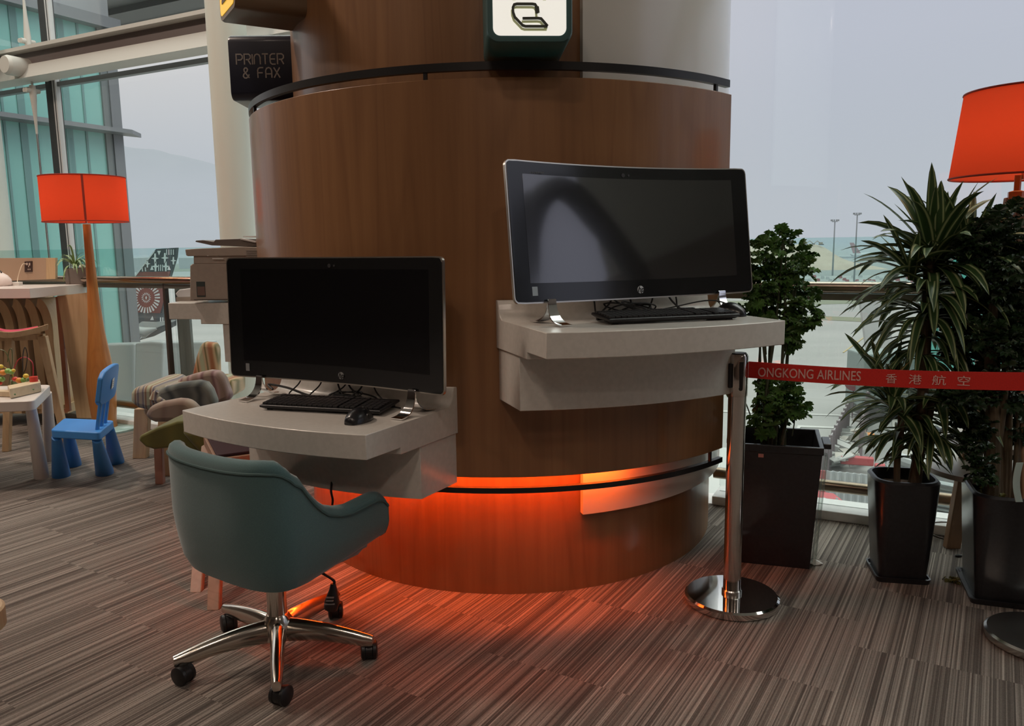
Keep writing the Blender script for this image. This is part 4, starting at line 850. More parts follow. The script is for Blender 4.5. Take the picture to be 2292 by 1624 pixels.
# right lamp
rc = D(2292, 400, 3.0); rc = Vector((1.905, 3.0, 0))
rl = thing('wooden_floor_lamp', 'floor lamp with tapered red shade on a slim wooden tripod, right edge behind the plants', 'lamp', rc)
shade(rc, .245, .212, 1.525, 1.83, rl, 1.4)
q = MB(); q.lathe([(.030, 1.40), (.030, 1.47), (.012, 1.475), (.012, 1.53)], (rc.x - .02, rc.y, 0), 8); build('lamp_neck', q, M_lampwood, rl)
for (x, y), Yb in (((2131, 1208), 3.22), ((2330, 1190), 3.12), ((2310, 1300), 2.70)):
    f = D(x, y, Yb); f.z = 0; tp = Vector((rc.x - .02 + (f.x - rc.x) * .10, rc.y + (f.y - rc.y) * .1, 1.45)); d = (tp - f).normalized(); s_ = d.cross(Vector((0, 1, 0))).normalized()
    q = MB(); q.loft([[f + s_ * a + Vector((0, b, 0)) for a, b in ((-.030, -.018), (.030, -.018), (.030, .018), (-.030, .018))], [tp + s_ * a + Vector((0, b, 0)) for a, b in ((-.024, -.012), (.024, -.012), (.024, .012), (-.024, .012))]]); build('leg', q, M_brownwood, rl, smooth=0, bevel=.004)
for z_, r_ in ((.500, .175), (.385, .205)):
    q = MB(); q.lathe([(r_ - .03, 0), (r_, 0), (r_, .02), (r_ - .03, .02)], (rc.x - .045, rc.y + .04, z_), 40); build('shelf_ring', q, mat('pale_shelf', (.55, .50, .44), .4), rl, smooth=25)
q = MB(); lp = G(2120, 1200); q.tube([(lp.x + .085 * math.cos(a), lp.y + .055 * math.sin(a), .006 + .02 * (1 + math.sin(a))) for a in [2 * math.pi * i / 24 for i in range(22)]], .004, 6); tag(build('power_cord', q, mat('brown_cord', (.07, .045, .03), .6)), 'loop of brown power cord on the carpet beside the lamp leg', 'cord')
q = MB(); q.tube(bez([D(2180, 1075, 3.05), D(2195, 1040, 3.02), D(2198, 1000, 3.0), D(2190, 960, 3.0)]), .004, 6); tag(build('lamp_cable', q, M_cable), 'brown cable hanging down beside the lamp leg behind the plants', 'cable')
# small litter
def crumple(p, sz, col, lab, cat, seed, nm):
    r_ = random.Random(seed); q = MB(); ring = [(p.x + sz * r_.uniform(.7, 1) * math.cos(a), p.y + sz * r_.uniform(.5, .8) * math.sin(a), .002 + r_.uniform(0, .010)) for a in [2 * math.pi * i / 9 for i in range(9)]]
    q.v = [Vector(v) for v in ring] + [Vector((p.x - sz * .3, p.y, sz * .8)), Vector((p.x, p.y, .001))]
    q.f = [(i, (i + 1) % 9, 9) for i in range(9)] + [((i + 1) % 9, i, 10) for i in range(9)]; tag(build(nm, q, col, smooth=0), lab, cat)
crumple(G(1826, 1262), .030, M_whitepl, 'white crumpled paper scrap at the foot of the tall planter', 'paper', 2, 'paper_scrap')
q = MB(); r_ = random.Random(4); leaf_ball(q, G(2122, 1291, .012), .02, 7, .035, r_, .3); tag(build('fallen_leaf', q, mat('olive_leaf', (.12, .11, .03), .7), smooth=0, recalc=False), 'withered olive leaf lying on the carpet between the two pots', 'leaf')
q = MB(); q.ell(G(2146, 1243, .006), (.016, .008, .006)); tag(build('dark_debris', q, M_black), 'small dark bit of debris on the carpet left of the large pot', 'debris')

q = MB(); p_ = D(741, 1098, 2.62); q.tube(bez([p_ + Vector((0, .02, .03)), p_, p_ - Vector((-.004, 0, .03)), p_ - Vector((-.002, 0, .05))]), .004, 6); tag(build('hanging_cable', q, M_cable), 'short black cable hanging under the low desk above the teal chair arm', 'cable')
# ================================================================== printer on the left desk
n3, t3, C3 = radial(168.4)
pr = thing('printer', 'beige office multifunction printer on the white desk behind the drum', 'printer', D(480, 672, 3.80))
M_prn = colmat('printer_beige', (.40, .345, .30), (.43, .37, .32), (50, 50, 50), rough=.5); M_prd = mat('printer_dark', (.09, .075, .065), .5)
PX = lambda x, y, Y=3.70: D(x, y, Y)
def pslab(pts, dep, Y0=3.70): 
    q = MB(); q.slab([PX(x, y, Y0) for x, y in pts], (0, dep, 0)); return q
build('printer_body', pslab([(425, 672), (425, 594), (431, 590), (590, 590), (590, 672)], .32), M_prn, pr, smooth=0, bevel=.004)
build('scanner_section', pslab([(433, 590), (433, 572), (590, 572), (590, 590)], .31), M_prn, pr, smooth=0, bevel=.003)
build('scanner_bed', pslab([(416, 571), (414, 558), (440, 556), (535, 552), (590, 553), (590, 572), (420, 573)], .33, 3.69), M_prn, pr, smooth=0, bevel=.003)
build('document_feeder', pslab([(474, 549), (437, 541), (438, 538), (454, 537), (478, 541), (482, 536), (540, 534), (570, 541), (590, 548), (590, 550), (548, 552)], .26, 3.72), mat('feeder_grey', (.16, .135, .12), .5), pr, smooth=0, bevel=.002)
build('feeder_tray', pslab([(538, 533), (572, 540), (572, 543), (538, 536)], .2, 3.71), mat('printer_white', (.75, .75, .74), .4), pr, smooth=0)
build('paper_stack', pslab([(544, 528), (575, 528), (575, 530.5), (544, 530.5)], .2, 3.74), mat('paper_white', (.85, .85, .85), .6), pr, smooth=0)
build('seam_line', pslab([(434, 670), (510, 669), (510, 670.6), (434, 671.6)], .003, 3.696), M_prd, pr, smooth=0)
build('light_slot', pslab([(475, 577.5), (500, 577.5), (500, 579.5), (475, 579.5)], .003, 3.687), mat('slot_white', (.8, .8, .78), .4), pr, smooth=0)
build('status_lamp', pslab([(464, 571), (466, 571), (466, 573), (464, 573)], .003, 3.687), mat('status_white', (.8, .8, .8), .4), pr, smooth=0)
lb = build('sticker_label', pslab([(439, 630), (458, 630), (460, 664), (441, 664)], .002, 3.697), mat('label_frame', (.05, .07, .07), .5), pr, smooth=0)
build('label_photo', pslab([(441, 641), (458, 641), (459, 661), (442.5, 661)], .001, 3.6955), mat('label_fill', (.20, .13, .11), .5), lb, smooth=0)
for k in range(4): build('side_vent', pslab([(551, 560 + 4 * k), (590, 560 + 4 * k), (590, 562 + 4 * k), (551, 562 + 4 * k)], .003, 3.687), mat('vent_grey', (.30, .27, .25), .5), pr, smooth=0)
pt = MB(); pt.slab([D(x, y, 3.88) for x, y in ((392, 657), (401, 648), (430, 644), (440, 644), (440, 664), (397, 665))], (0, .16, 0)); o = build('paper_tray', pt, mat('white_gloss', (.72, .72, .74), .25), smooth=0, bevel=.004); tag(o, 'white rounded plastic tray lying on the desk left of the printer', 'tray')
pt = MB(); pt.slab([D(x, y, 3.885) for x, y in ((394, 665), (440, 664.5), (440, 675), (394, 676))], (0, .15, 0)); o = build('tray_base', pt, M_prn, smooth=0); tag(o, 'flat beige base under the white plastic tray beside the printer', 'tray base')
# ================================================================== counter with ribs, at the far left
ZB = 1.055
bc = thing('high_counter', 'high counter with white top edge, pale plywood panel and curved wooden ribs', 'counter', G(-10, 900, 0).lerp(G(66, 645, 0), 0)); 
A_, B_, A0 = G(66, 645, ZB), G(192, 635, ZB), G(-260, 648, ZB)
Bk = A0 + (B_ - A_)
q = MB(); q.slab([A0, A_, B_, Bk], (0, 0, -.068)); 
M_ctop = mat('counter_white', (.66, .60, .56), .3, coat=.1); build('counter_top', q, M_ctop, bc, smooth=0, bevel=.003)
def up_wall(x0, x1, yt, yb, Y, th, m, nm, par=bc, **k):
    q = MB(); q.slab([D(x0, yt[0], Y), D(x1, yt[1], Y), D(x1, yb[1], Y), D(x0, yb[0], Y)], (0, th, 0)); return build(nm, q, m, par, smooth=0, **k)
YB_ = B_.y + .02
up_wall(-200, 103, (578, 577), (636, 625), YB_, .03, mat('upstand_tan', (.42, .29, .20), .5), 'upstand_panel')
up_wall(103, 124, (577, 577), (625, 624), YB_ + .001, .03, M_lightwood, 'upstand_end')
so = up_wall(55, 71.5, (585, 584), (609, 608), YB_ - .008, .008, mat('socket_brown', (.05, .028, .024), .4), 'power_socket')
for x, y, w_, h_ in ((58, 588, 4, 5), (64.5, 588, 3, 6), (63, 594, 1.6, 3.5), (62, 601, 1.8, 3), (66, 601, 1.8, 3)):
    up_wall(x, x + w_, (y, y), (y + h_, y + h_), YB_ - .0095, .0015, mat('socket_pin', (.55, .45, .38), .4), 'socket_hole', so)
YE = 5.78
q = MB(); q.slab([D(x, y, YE) for x, y in ((128, 662), (200, 654), (222, 935), (172, 935))], (0, .03, 0)); build('end_panel', q, M_lightwood, bc, smooth=0)
q = MB(); q.slab([D(x, y, YE + .002) for x, y in ((124, 664), (133, 663), (156, 920), (130, 928), (128, 920), (146, 914))], (0, .028, 0)); build('panel_edge_trim', q, mat('edge_red_brown', (.32, .12, .06), .5), bc, smooth=0)
def rib(x0, x1, Y, wd_):
    q = MB(); out = []; inn = []
    for i in range(13):
        f = i / 12; a = R(90 * f); cx_ = x0 + (x1 - x0) * math.sin(a) ; cy_ = 668 + 95 * (1 - math.cos(a)); out.append((cx_, cy_)); inn.append((cx_ - wd_ * math.sin(a) ** .5 - 3, cy_ + wd_ * .9 * math.cos(a) + 3))
    out += [(x1 + 16, 925)]; inn += [(x1 + 16 - wd_, 925)]
    rings = []
    for (a, b), (c, d) in zip(out, inn): p, r_ = D(a, b, Y), D(c, d, Y); rings.append([p, r_, r_ + Vector((0, .32, 0)), p + Vector((0, .32, 0))])
    q.loft(rings); return build('curved_rib', q, M_lightwood, bc, smooth=40)
for x0, x1 in ((-130, -62), (-72, -30), (-40, 3), (-8, 33), (30, 62), (58, 92), (84, 120)): rib(x0, x1, YE + .05, 15)
q = MB(); q.slab([D(-140, 905, YE + .1), D(150, 905, YE + .1), D(152, 925, YE + .1), D(-140, 925, YE + .1)], (0, .4, 0)); build('plinth', q, M_lightwood, bc, smooth=0)
# items on the counter
bg_ = thing('plastic_bag', 'white knotted plastic bag on the counter at the left edge', 'bag', D(-12, 640, 5.85))
q = MB(); rr = random.Random(3); rings = []
for z, r_ in ((0, .075), (.02, .088), (.05, .085), (.08, .06), (.10, .03), (.115, .012)):
    b_ = D(-2, 641, 5.86); rings.append([b_ + Vector(((r_ + .006 * math.sin(5 * a + z * 40)) * math.cos(a), (r_ + .005 * math.cos(7 * a)) * math.sin(a), z)) for a in [2 * math.pi * i / 28 for i in range(28)]])
q.loft(rings); build('bag_body', q, mat('bag_white', (.78, .68, .64), .5), bg_, smooth=60)
b_ = D(-2, 641, 5.86) + Vector((0, 0, .10)); q = MB(); q.tube(bez([b_ + Vector((-.03, 0, .01)), b_ + Vector((0, 0, .022)), b_ + Vector((.035, -.01, .005)), b_ + Vector((.01, 0, -.005))]), .005, 6); build('dark_tie', q, M_black, bg_)
b_ = D(35, 640, 5.9); q = MB(); q.slab([D(24, 641, 5.88), D(42, 641, 5.88), D(42, 631, 5.88), D(27, 631, 5.88)], (0, .05, 0)); tag(build('phone_charger', q, M_whitepl, smooth=0, bevel=.003), 'small white charger block on the counter next to the plastic bag', 'charger')
q = MB(); q.tube(bez([D(57, 590, YB_ - .02), D(50, 592, YB_ - .05), D(44, 607, YB_ - .08), D(40, 622, YB_ - .1), D(38, 636, 5.9)]), .0028, 6); tag(build('charging_cord', q, mat('cord_pale', (.62, .50, .36), .5)), 'thin pale cord from the wall socket to the charger on the counter', 'cord')
# spider plant
YS = 5.98
spt = thing('spider_plant', 'spider plant in a grey square pot at the end of the counter', 'plant', D(170, 634, YS))
q = MB(); q.slab([D(x, y, YS) for x, y in ((143, 602), (192, 599), (194, 635), (147, 637))], (0, .16, 0)); build('square_pot', q, mat('grey_brown_pot', (.15, .125, .11), .6), spt, smooth=0, bevel=.003)
q = MB(); q.slab([D(x, y, YS + .005) for x, y in ((144, 601), (191, 598), (191, 600), (144, 603))], (0, .15, 0)); build('soil', q, M_soil, spt, smooth=0)
lv = MB(); rr = random.Random(9)
for i in range(34):
    a = i * 2.4; e = rr.uniform(.5, 1.45); strap(lv, D(168, 600, YS + .08), Vector((math.cos(a) * math.cos(e), math.sin(a) * math.cos(e), math.sin(e))), rr.uniform(.16, .27), .014, rr.uniform(7, 13), rr, 0, 8)
build('leaves', lv, M_spider, spt, smooth=60, recalc=False)
q = MB(); q.ell(D(184, 597, YS + .03), (.025, .02, .018)); build('white_pebble', q, M_whitepl, spt)
q = MB(); q.slab([D(175, 580, YS + .04), D(184, 579, YS + .04), D(185, 596, YS + .04), D(176, 597, YS + .04)], (0, .01, 0)); build('clear_label_stand', q, glassmat('acrylic', (.85, .88, .86), .1), spt, smooth=0)
# ================================================================== bar stool
YT = 5.15
bs = thing('bar_stool', 'wooden bar stool with red padded seat in front of the counter', 'stool', G(22, 970))
def quad_leg(par, p0, p1, w0, w1, m, nm='leg', dy=.035):
    q = MB(); q.loft([[p0 + Vector((-w0 / 2, 0, 0)), p0 + Vector((w0 / 2, 0, 0)), p0 + Vector((w0 / 2, dy, 0)), p0 + Vector((-w0 / 2, dy, 0))], [p1 + Vector((-w1 / 2, 0, 0)), p1 + Vector((w1 / 2, 0, 0)), p1 + Vector((w1 / 2, dy, 0)), p1 + Vector((-w1 / 2, dy, 0))]]); return build(nm, q, m, par, smooth=0, bevel=.004)
f1 = G(24, 970); f2 = G(133, 968); f3 = G(-95, 975)
quad_leg(bs, Vector((f1.x, f1.y + .55, 0)) + Vector((-.02, 0, 0)), D(14, 745, f1.y + .45), .05, .05, M_legwood)
YA = 5.10
q1 = D(143, 917, YA); q1.z = 0
quad_leg(bs, D(147, 1000, 5.10) * 1.0 if False else Vector((D(146, 985, YA).x, YA, 0)), D(92, 752, YA), .045, .055, M_legwood)
quad_leg(bs, Vector((D(13, 985, YA).x, YA - .02, 0)), D(18, 752, YA), .045, .05, M_legwood)
quad_leg(bs, Vector((D(-90, 985, YA).x, YA, 0)), D(-50, 752, YA), .045, .055, M_legwood)
q = MB(); q.slab([D(-60, 905, YA + .01), D(128, 905, YA + .01), D(128, 915, YA + .01), D(-60, 915, YA + .01)], (0, .03, 0)); build('foot_bar', q, M_legwood, bs, smooth=0)
def seat_prof(off):
    return [(-70, 735 + off), (-20, 745 + off), (10, 752 + off * 1.1), (40, 750 + off), (80, 742 + off), (108, 733 + off)]
q = MB(); rings = []
for (x, y), (x2, y2) in zip(bez([(a, b, 0) for a, b in seat_prof(-10)], 4) and [(p.x, p.y) for p in bez([(a, b, 0) for a, b in seat_prof(-9)], 4)], [(p.x, p.y) for p in bez([(a, b, 0) for a, b in seat_prof(1)], 4)]):
    rings.append([D(x, y, YA - .16), D(x2, y2 + 3, YA - .13), D(x2, y2 + 3, YA + .2), D(x, y, YA + .24)])
q.loft(rings); build('seat_shell', q, M_legwood, bs, smooth=50, bevel=.006)
q = MB(); rings = []
for i, p in enumerate(bez([(a, b, 0) for a, b in ((-60, 722), (-10, 733), (15, 739), (45, 738), (85, 731))], 4)):
    rings.append([D(p.x, p.y, YA - .12), D(p.x, p.y + 4, YA - .14), D(p.x, p.y + 4, YA + .2), D(p.x, p.y - 2, YA + .18)])
q.loft(rings); build('seat_pad', q, colmat('red_pad_fabric', (.50, .045, .05), (.40, .04, .10), (9, 9, 9), rough=.9), bs, smooth=50, bevel=.004)
q = MB(); q.slab([D(x, y, YA + .02) for x, y in ((-30, 752), (96, 747), (96, 760), (-30, 764))], (0, .03, 0)); build('seat_rail', q, M_legwood, bs, smooth=0)
# ================================================================== child's table, toy and chair
kt = thing('kids_table', "white children's play table with round tapered legs at the left edge", 'table', G(60, 1072))
HT = .505
def rtop(pts, r_, z0, z1, nm, m, par, bev=.004):
    q = MB(); P_ = [Vector(p) for p in pts]; out = []
    for i, p in enumerate(P_):
        a = (P_[i - 1] - p).normalized(); b = (P_[(i + 1) % len(P_)] - p).normalized(); s_, e_ = p + a * r_, p + b * r_
        for k in range(7): t_ = k / 6; out.append(s_ * (1 - t_) ** 2 + p * 2 * t_ * (1 - t_) + e_ * t_ ** 2)
    q.v = [Vector((p.x, p.y, z0)) for p in out] + [Vector((p.x, p.y, z1)) for p in out]; n_ = len(out)
    q.f = [tuple(range(n_ - 1, -1, -1)), tuple(range(n_, 2 * n_))] + [(i, (i + 1) % n_, (i + 1) % n_ + n_, i + n_) for i in range(n_)]
    return build(nm, q, m, par, smooth=30, bevel=bev)
c1 = G(75, 897, HT); c2 = G(114, 860, HT); c3 = c2 + (G(-150, 868, HT) - c2); c4 = c1 + (c3 - c2)
M_kt = mat('white_table_plastic', (.60, .54, .50), .4)
rtop([c1, c2, c3, c4], .05, HT - .055, HT, 'tabletop', M_kt, kt)
def cone_leg(par, top, foot, r0, r1, m):
    q = MB(); q.tube([foot, foot + (top - foot) * .04, top], [r0 * .97, r0, r1], 28); return build('leg', q, m, par, smooth=40)
for px_, tp in (((87, 1072), (62, 915)), ((108, 1032), (98, 880)), ((-60, 1075), (-70, 915)), ((-30, 1032), (-55, 880))):
    f = G(*px_); f.y += .03; t_ = G(*tp, HT - .055); cone_leg(kt, Vector((t_.x, t_.y + .03, HT - .055)), f, .040, .027, M_kt)
# bead maze
bm = thing('bead_maze', 'wooden bead maze toy with coloured wires on the white play table', 'toy', G(40, 893, HT))
M_bw = woodmat('toy_birch', (.55, .42, .27), (.62, .49, .33), (.45, .32, .2), vs=(60, 60, 6), rough=.5, coat=.1)
q = MB(); q.slab([G(19, 884, HT + .002), G(24, 892, HT + .002), G(93, 876, HT + .002), G(90, 869, HT + .002)], (0, 0, .055)) ; build('side_board', q, M_bw, bm, smooth=0, bevel=.003)
q = MB(); q.slab([G(-60, 885, HT + .002), G(24, 888, HT + .002), G(24, 884, HT + .002), G(-60, 880, HT + .002)], (0, 0, .03)); build('front_board', q, M_bw, bm, smooth=0, bevel=.003)
q = MB(); q.slab([G(26, 872, HT + .002), G(72, 864, HT + .002), G(72, 861, HT + .002), G(26, 869, HT + .002)], (0, 0, .05)); build('back_board', q, mat('green_board', (.12, .16, .06), .5), bm, smooth=0)
for x, y in ((41, 880), (82, 869)):
    q = MB(); q.ell(D(x, y, 4.35) if False else G(x, y, HT + .03) + Vector((0, -.03, 0)), (.005, .004, .005)); build('bolt', q, mat('green_bolt', (.1, .2, .08), .4), bm)
YM = 4.52
def wire(pts, col, nm='wire'):
    q = MB(); q.tube(bez([D(x, y, YM + d) for x, y, d in pts]), .0028, 6); return build(nm, q, mat(col[0], col[1], .4), bm)
K_ = ('black_wire', (.03, .025, .02)); 
wire([(-20, 782, 0), (8, 784, 0), (20, 805, 0), (26, 840, 0), (29, 870, 0)], ('olive_wire', (.10, .11, .04)))
wire([(17, 810, .02), (20, 785, .02), (26, 782, .02), (28, 805, .02), (25, 830, .02), (20, 860, .02)], ('olive_wire', (.10, .11, .04)))
wire([(52, 860, 0), (51, 800, 0), (56, 777, 0), (61, 795, 0), (58, 822, 0), (53, 835, 0)], K_)
wire([(30, 828, .03), (40, 806, .03), (55, 799, .03), (68, 806, .03), (74, 818, .03), (74, 850, .03)], ('red_wire', (.45, .03, .05)))
wire([(-20, 815, .0), (10, 822, 0), (25, 835, 0), (34, 848, 0), (50, 858, 0)], ('yellow_wire', (.6, .4, .05)))
BC = {'r': (.62, .05, .03), 'y': (.72, .52, .06), 'g': (.22, .42, .10), 'o': (.75, .28, .05), 'dg': (.06, .22, .09)}
for x, y, r_, c_ in ((2, 820, 5.5, 'y'), (7, 833, 7.5, 'o'), (-3, 835, 6, 'y'), (4, 848, 7, 'g'), (0, 857, 5, 'r'), (18, 830, 7, 'g'), (26, 832, 6.5, 'g'), (30, 829, 4.5, 'y'), (34, 848, 6.5, 'r'), (43, 851, 7.5, 'o'), (58, 841, 6, 'y'), (53, 850, 6.5, 'g'), (53, 862, 6.5, 'dg')):
    q = MB(); q.ell(D(x, y, YM - .01), (r_ / FPX * YM, r_ / FPX * YM, r_ / FPX * YM * .9)); build('bead', q, mat('bead_' + {'r': 'red', 'y': 'yellow', 'g': 'green', 'o': 'orange', 'dg': 'dark_green'}[c_], BC[c_], .35, coat=.2), bm)
q = MB(); p_ = D(77, 863, YM - .02); q.tube([p_, p_ + Vector((0, 0, .054))], .022, 24); build('red_cylinder', q, mat('bead_red', BC['r'], .35), bm)
# blue chair
bcx = thing('kids_chair', "small blue plastic children's chair with a paper sticker on its backrest", 'chair', G(190, 1065))
HS = .335
s1, s2, s3, s4 = G(112, 962, HS), G(222, 968, HS), G(256, 940, HS), G(143, 935, HS)
rtop([s1, s2, s3, s4], .035, HS - .045, HS, 'seat', M_blue, bcx, .006)
for f_, t_ in (((131, 1068), s1), ((229, 1062), s2), ((254, 1037), s3), ((157, 1044), s4)):
    cen_ = (s1 + s2 + s3 + s4) / 4; tp = t_.lerp(cen_, .17); tp.z = HS - .045; f = G(*f_); f.y += .03; cone_leg(bcx, tp, f, .049, .024, M_blue)
e0_ = s2.lerp(s1, .12).lerp(cen_, .06); e1_ = s3.lerp(s4, .12).lerp(cen_, .06); hd_ = (e1_ - e0_); od = Vector((.5, -.05, 0)).normalized()
def bk(f, z): p = e0_.lerp(e1_, f) + Vector((1, -.15, 0)) * (.075 * ((z - HS) / .34)); p.z = z; return p
for f in (.22, .5, .78):
    q = MB(); q.loft([[bk(f - .055, z), bk(f + .055, z), bk(f + .055, z) + od * .018, bk(f - .055, z) + od * .018] for z in (HS - .01, HS + .08, HS + .165)]); build('back_slat', q, M_blue, bcx, smooth=0, bevel=.003)
q = MB(); rings = []
for i in range(13):
    f = -.10 + 1.2 * i / 12; e = abs(i - 6) / 6; cut = .030 * max(0, (e - .75) / .25) ** 2; zt = HS + .345 - .02 * e * e - cut; zb = HS + .145 + cut * .8
    cv = od * (.012 * (1 - e * e)); a, b = bk(f, zb) + cv, bk(f, zt) + cv; rings.append([a, b, b + od * .030, a + od * .030])
q.loft(rings); bp_ = build('backrest_panel', q, M_blue, bcx, smooth=40, bevel=.006)
pm = bk(.52, HS + .24) + od * .046; hn = hd_.normalized(); upv = Vector((.2, -.03, .97)).normalized()
q = MB(); q.slab([pm - hn * .022 - upv * .03, pm + hn * .022 - upv * .022, pm + hn * .022 + upv * .032, pm - hn * .020 + upv * .028], od * .0012); build('paper_sticker', q, mat('sticker_paper', (.72, .72, .70), .7), bp_, smooth=0)
for k in range(3):
    q = MB(); c_ = pm + od * .0016 + upv * (.012 - .012 * k); q.slab([c_ - hn * .012 - upv * .0015, c_ + hn * .012 - upv * .0015, c_ + hn * .012 + upv * .0015, c_ - hn * .012 + upv * .0015], od * .0006); build('sticker_print', q, mat('print_grey', (.35, .32, .34), .7), bp_, smooth=0)
# ================================================================== upholstered armchairs behind the low desk
def pad(pts, Y, th, m, nm, par, bev=.03, y2=None):
    q = MB(); q.slab([D(x, y, Y) for x, y in pts], (0, th, 0)); return build(nm, q, m, par, smooth=60, bevel=bev, seg=4)
def stripemat(name, cols, scale=(14, 14, 5), dist=2.5):
    m = mat(name, cols[0], .92, sheen=.2); t = m.node_tree; b = t.nodes['Principled BSDF']; tc = N_(t, 'ShaderNodeTexCoord'); mp = N_(t, 'ShaderNodeMapping'); mp.inputs['Scale'].default_value = scale; t.links.new(tc.outputs['Object'], mp.inputs[0])
    n = N_(t, 'ShaderNodeTexWave'); n.inputs['Scale'].default_value = .35; n.inputs['Distortion'].default_value = dist; n.inputs['Detail'].default_value = 1; n.inputs['Detail Scale'].default_value = .8; t.links.new(mp.outputs[0], n.inputs['Vector'])
    r = N_(t, 'ShaderNodeValToRGB'); r.color_ramp.interpolation = 'EASE'; e = r.color_ramp.elements; e[0].position = 0; e[0].color = cols[0] + (1,); e[1].position = 1; e[1].color = cols[-1] + (1,)
    for i, c_ in enumerate(cols[1:-1]): x = e.new((i + 1) / (len(cols) - 1)); x.color = c_ + (1,)
    t.links.new(n.outputs[0], r.inputs[0]); t.links.new(r.outputs[0], b.inputs['Base Color']); return m
F_or = stripemat('orange_olive_swirl_fabric', [(.30, .09, .03), (.46, .28, .15), (.13, .10, .03), (.46, .30, .18), (.34, .36, .24)], (7, 7, 3), 5)
F_mv = stripemat('mauve_print_fabric', [(.22, .15, .12), (.30, .20, .19), (.16, .08, .08), (.27, .20, .16)], (7, 7, 7), 7)
F_dk = stripemat('charcoal_striped_fabric', [(.055, .06, .055), (.11, .115, .10), (.04, .045, .045), (.15, .15, .13)], (3, 3, 26), 3)
F_pw = stripemat('patchwork_fabric', [(.32, .27, .20), (.12, .10, .13), (.36, .32, .24), (.20, .09, .05), (.33, .33, .22)], (9, 5, 3), 4)
F_bg = stripemat('beige_brown_fabric', [(.24, .17, .13), (.20, .13, .10), (.27, .20, .15)], (4, 4, 4), 5)
F_ol = stripemat('olive_fabric', [(.090, .088, .018), (.115, .11, .024), (.085, .08, .016)], (3, 3, 3), 6)
ac = thing('armchair', 'armchair in orange and olive swirl fabric with tall back, farthest of the patterned armchairs', 'armchair', G(455, 905))
pad([(427, 845), (437, 800), (447, 769), (456, 766), (478, 769), (485, 776), (487, 850), (460, 850)], 5.55, .10, F_or, 'backrest', ac)
pad([(430, 850), (520, 850), (520, 890), (430, 890)], 5.45, .3, F_or, 'seat', ac)
for x in (440, 505): quad_leg(ac, Vector((D(x, 905, 5.6).x, 5.6, 0)), D(x, 885, 5.6), .05, .06, M_legwood)
a2 = thing('armchair', 'patchwork armchair with pale wood legs, mauve printed back and charcoal striped arm', 'armchair', G(355, 1020))
pad([(392, 870), (394, 850), (430, 838), (466, 830), (488, 832), (500, 848), (516, 893), (490, 905), (430, 900)], 5.0, .10, F_mv, 'backrest', a2)
pad([(345, 895), (350, 872), (400, 858), (440, 853), (458, 858), (470, 874), (482, 905), (468, 922), (400, 925), (370, 918)], 4.72, .10, F_dk, 'armrest', a2)
pad([(290, 880), (296, 868), (320, 864), (345, 864), (352, 880), (352, 915), (330, 920), (300, 912), (290, 898)], 4.74, .50, F_pw, 'seat', a2, .035)
pad([(330, 868), (420, 860), (430, 905), (345, 912)], 4.85, .4, F_pw, 'seat_cushion', a2, .03)
for x, yf, Yl in ((316, 1022, 4.86), (366, 1000, 5.25), (470, 1000, 5.25)):
    quad_leg(a2, Vector((D(x - (5 if x < 400 else -5), yf, Yl).x, Yl, 0)), D(x, 915, Yl), .085 if x < 330 else .06, .09 if x < 330 else .07, M_legwood, dy=.05)
a3 = thing('armchair', 'olive green armchair with beige-brown arm, nearest of the patterned armchairs', 'armchair', G(365, 1032))
pad([(324, 928), (330, 912), (352, 902), (395, 894), (420, 896), (440, 915), (445, 940), (420, 945), (345, 946), (328, 940)], 4.5, .09, F_bg, 'armrest', a3)
pad([(309, 985), (312, 975), (350, 958), (395, 943), (430, 940), (520, 950), (540, 1020), (500, 1025), (400, 1000), (345, 1006), (325, 1000)], 4.02, .42, F_ol, 'seat', a3, .035)
pad([(400, 965), (520, 955), (545, 1040), (470, 1030), (440, 1010)], 3.97, .08, F_ol, 'armrest', a3, .03)
for x, yf, Yl, w_ in ((352, 1036, 4.30, .045), (372, 1030, 4.46, .06)):
    quad_leg(a3, Vector((D(x, yf, Yl).x, Yl, 0)), D(x, 985, Yl), w_, w_, M_legwood if w_ > .05 else mat('pink_brown_wood', (.30, .16, .12), .5))
q = MB(); q.tube([D(346, 893, 4.6), D(348, 878, 4.6), D(352, 875, 4.6)], [.03, .016, .014], 12); q.tube([D(341, 897, 4.6), D(357, 895, 4.6), D(372, 899, 4.6)], [.01, .022, .006], 12)
o = build('arm_joint', q, F_pw, a2)
# wooden chair with dark seat tucked behind the office chair
wc = thing('wooden_chair', 'low pinkish wooden chair with dark plum seat between the low desk and the teal chair', 'chair', G(455, 1350))
M_pw = woodmat('pinkish_wood', (.28, .16, .10), (.34, .20, .13), (.21, .11, .07), vs=(30, 30, 4), rough=.5, coat=.05)  # one even pinkish-brown wood tone
zc = .45; w1, w2, w3 = G(482, 1028, zc), G(455, 975, zc), G(600, 1012, zc); w4 = w3 + (w2 - w1)
q = MB(); q.slab([w1, w2, w4, w3], (0, 0, -.045)); build('seat_frame', q, M_pw, wc, smooth=0, bevel=.003)
cc_ = (w1 + w2 + w3 + w4) / 4; q = MB(); q.slab([p.lerp(cc_, .08) + Vector((0, 0, .001)) for p in (w1, w2, w4, w3)], (0, 0, .012)); build('seat_pad', q, mat('plum_fabric', (.035, .012, .018), .9), wc, smooth=0, bevel=.004)
for p, f in ((w1, (476, 1366)), (w2, (437, 1326)), (w3, None), (w4, None)):
    tp = p.lerp(cc_, .1); tp.z = zc - .045; ft = G(*f) if f else Vector((p.x + .03, p.y, 0)); quad_leg(wc, ft, tp, .045, .055, M_pw)
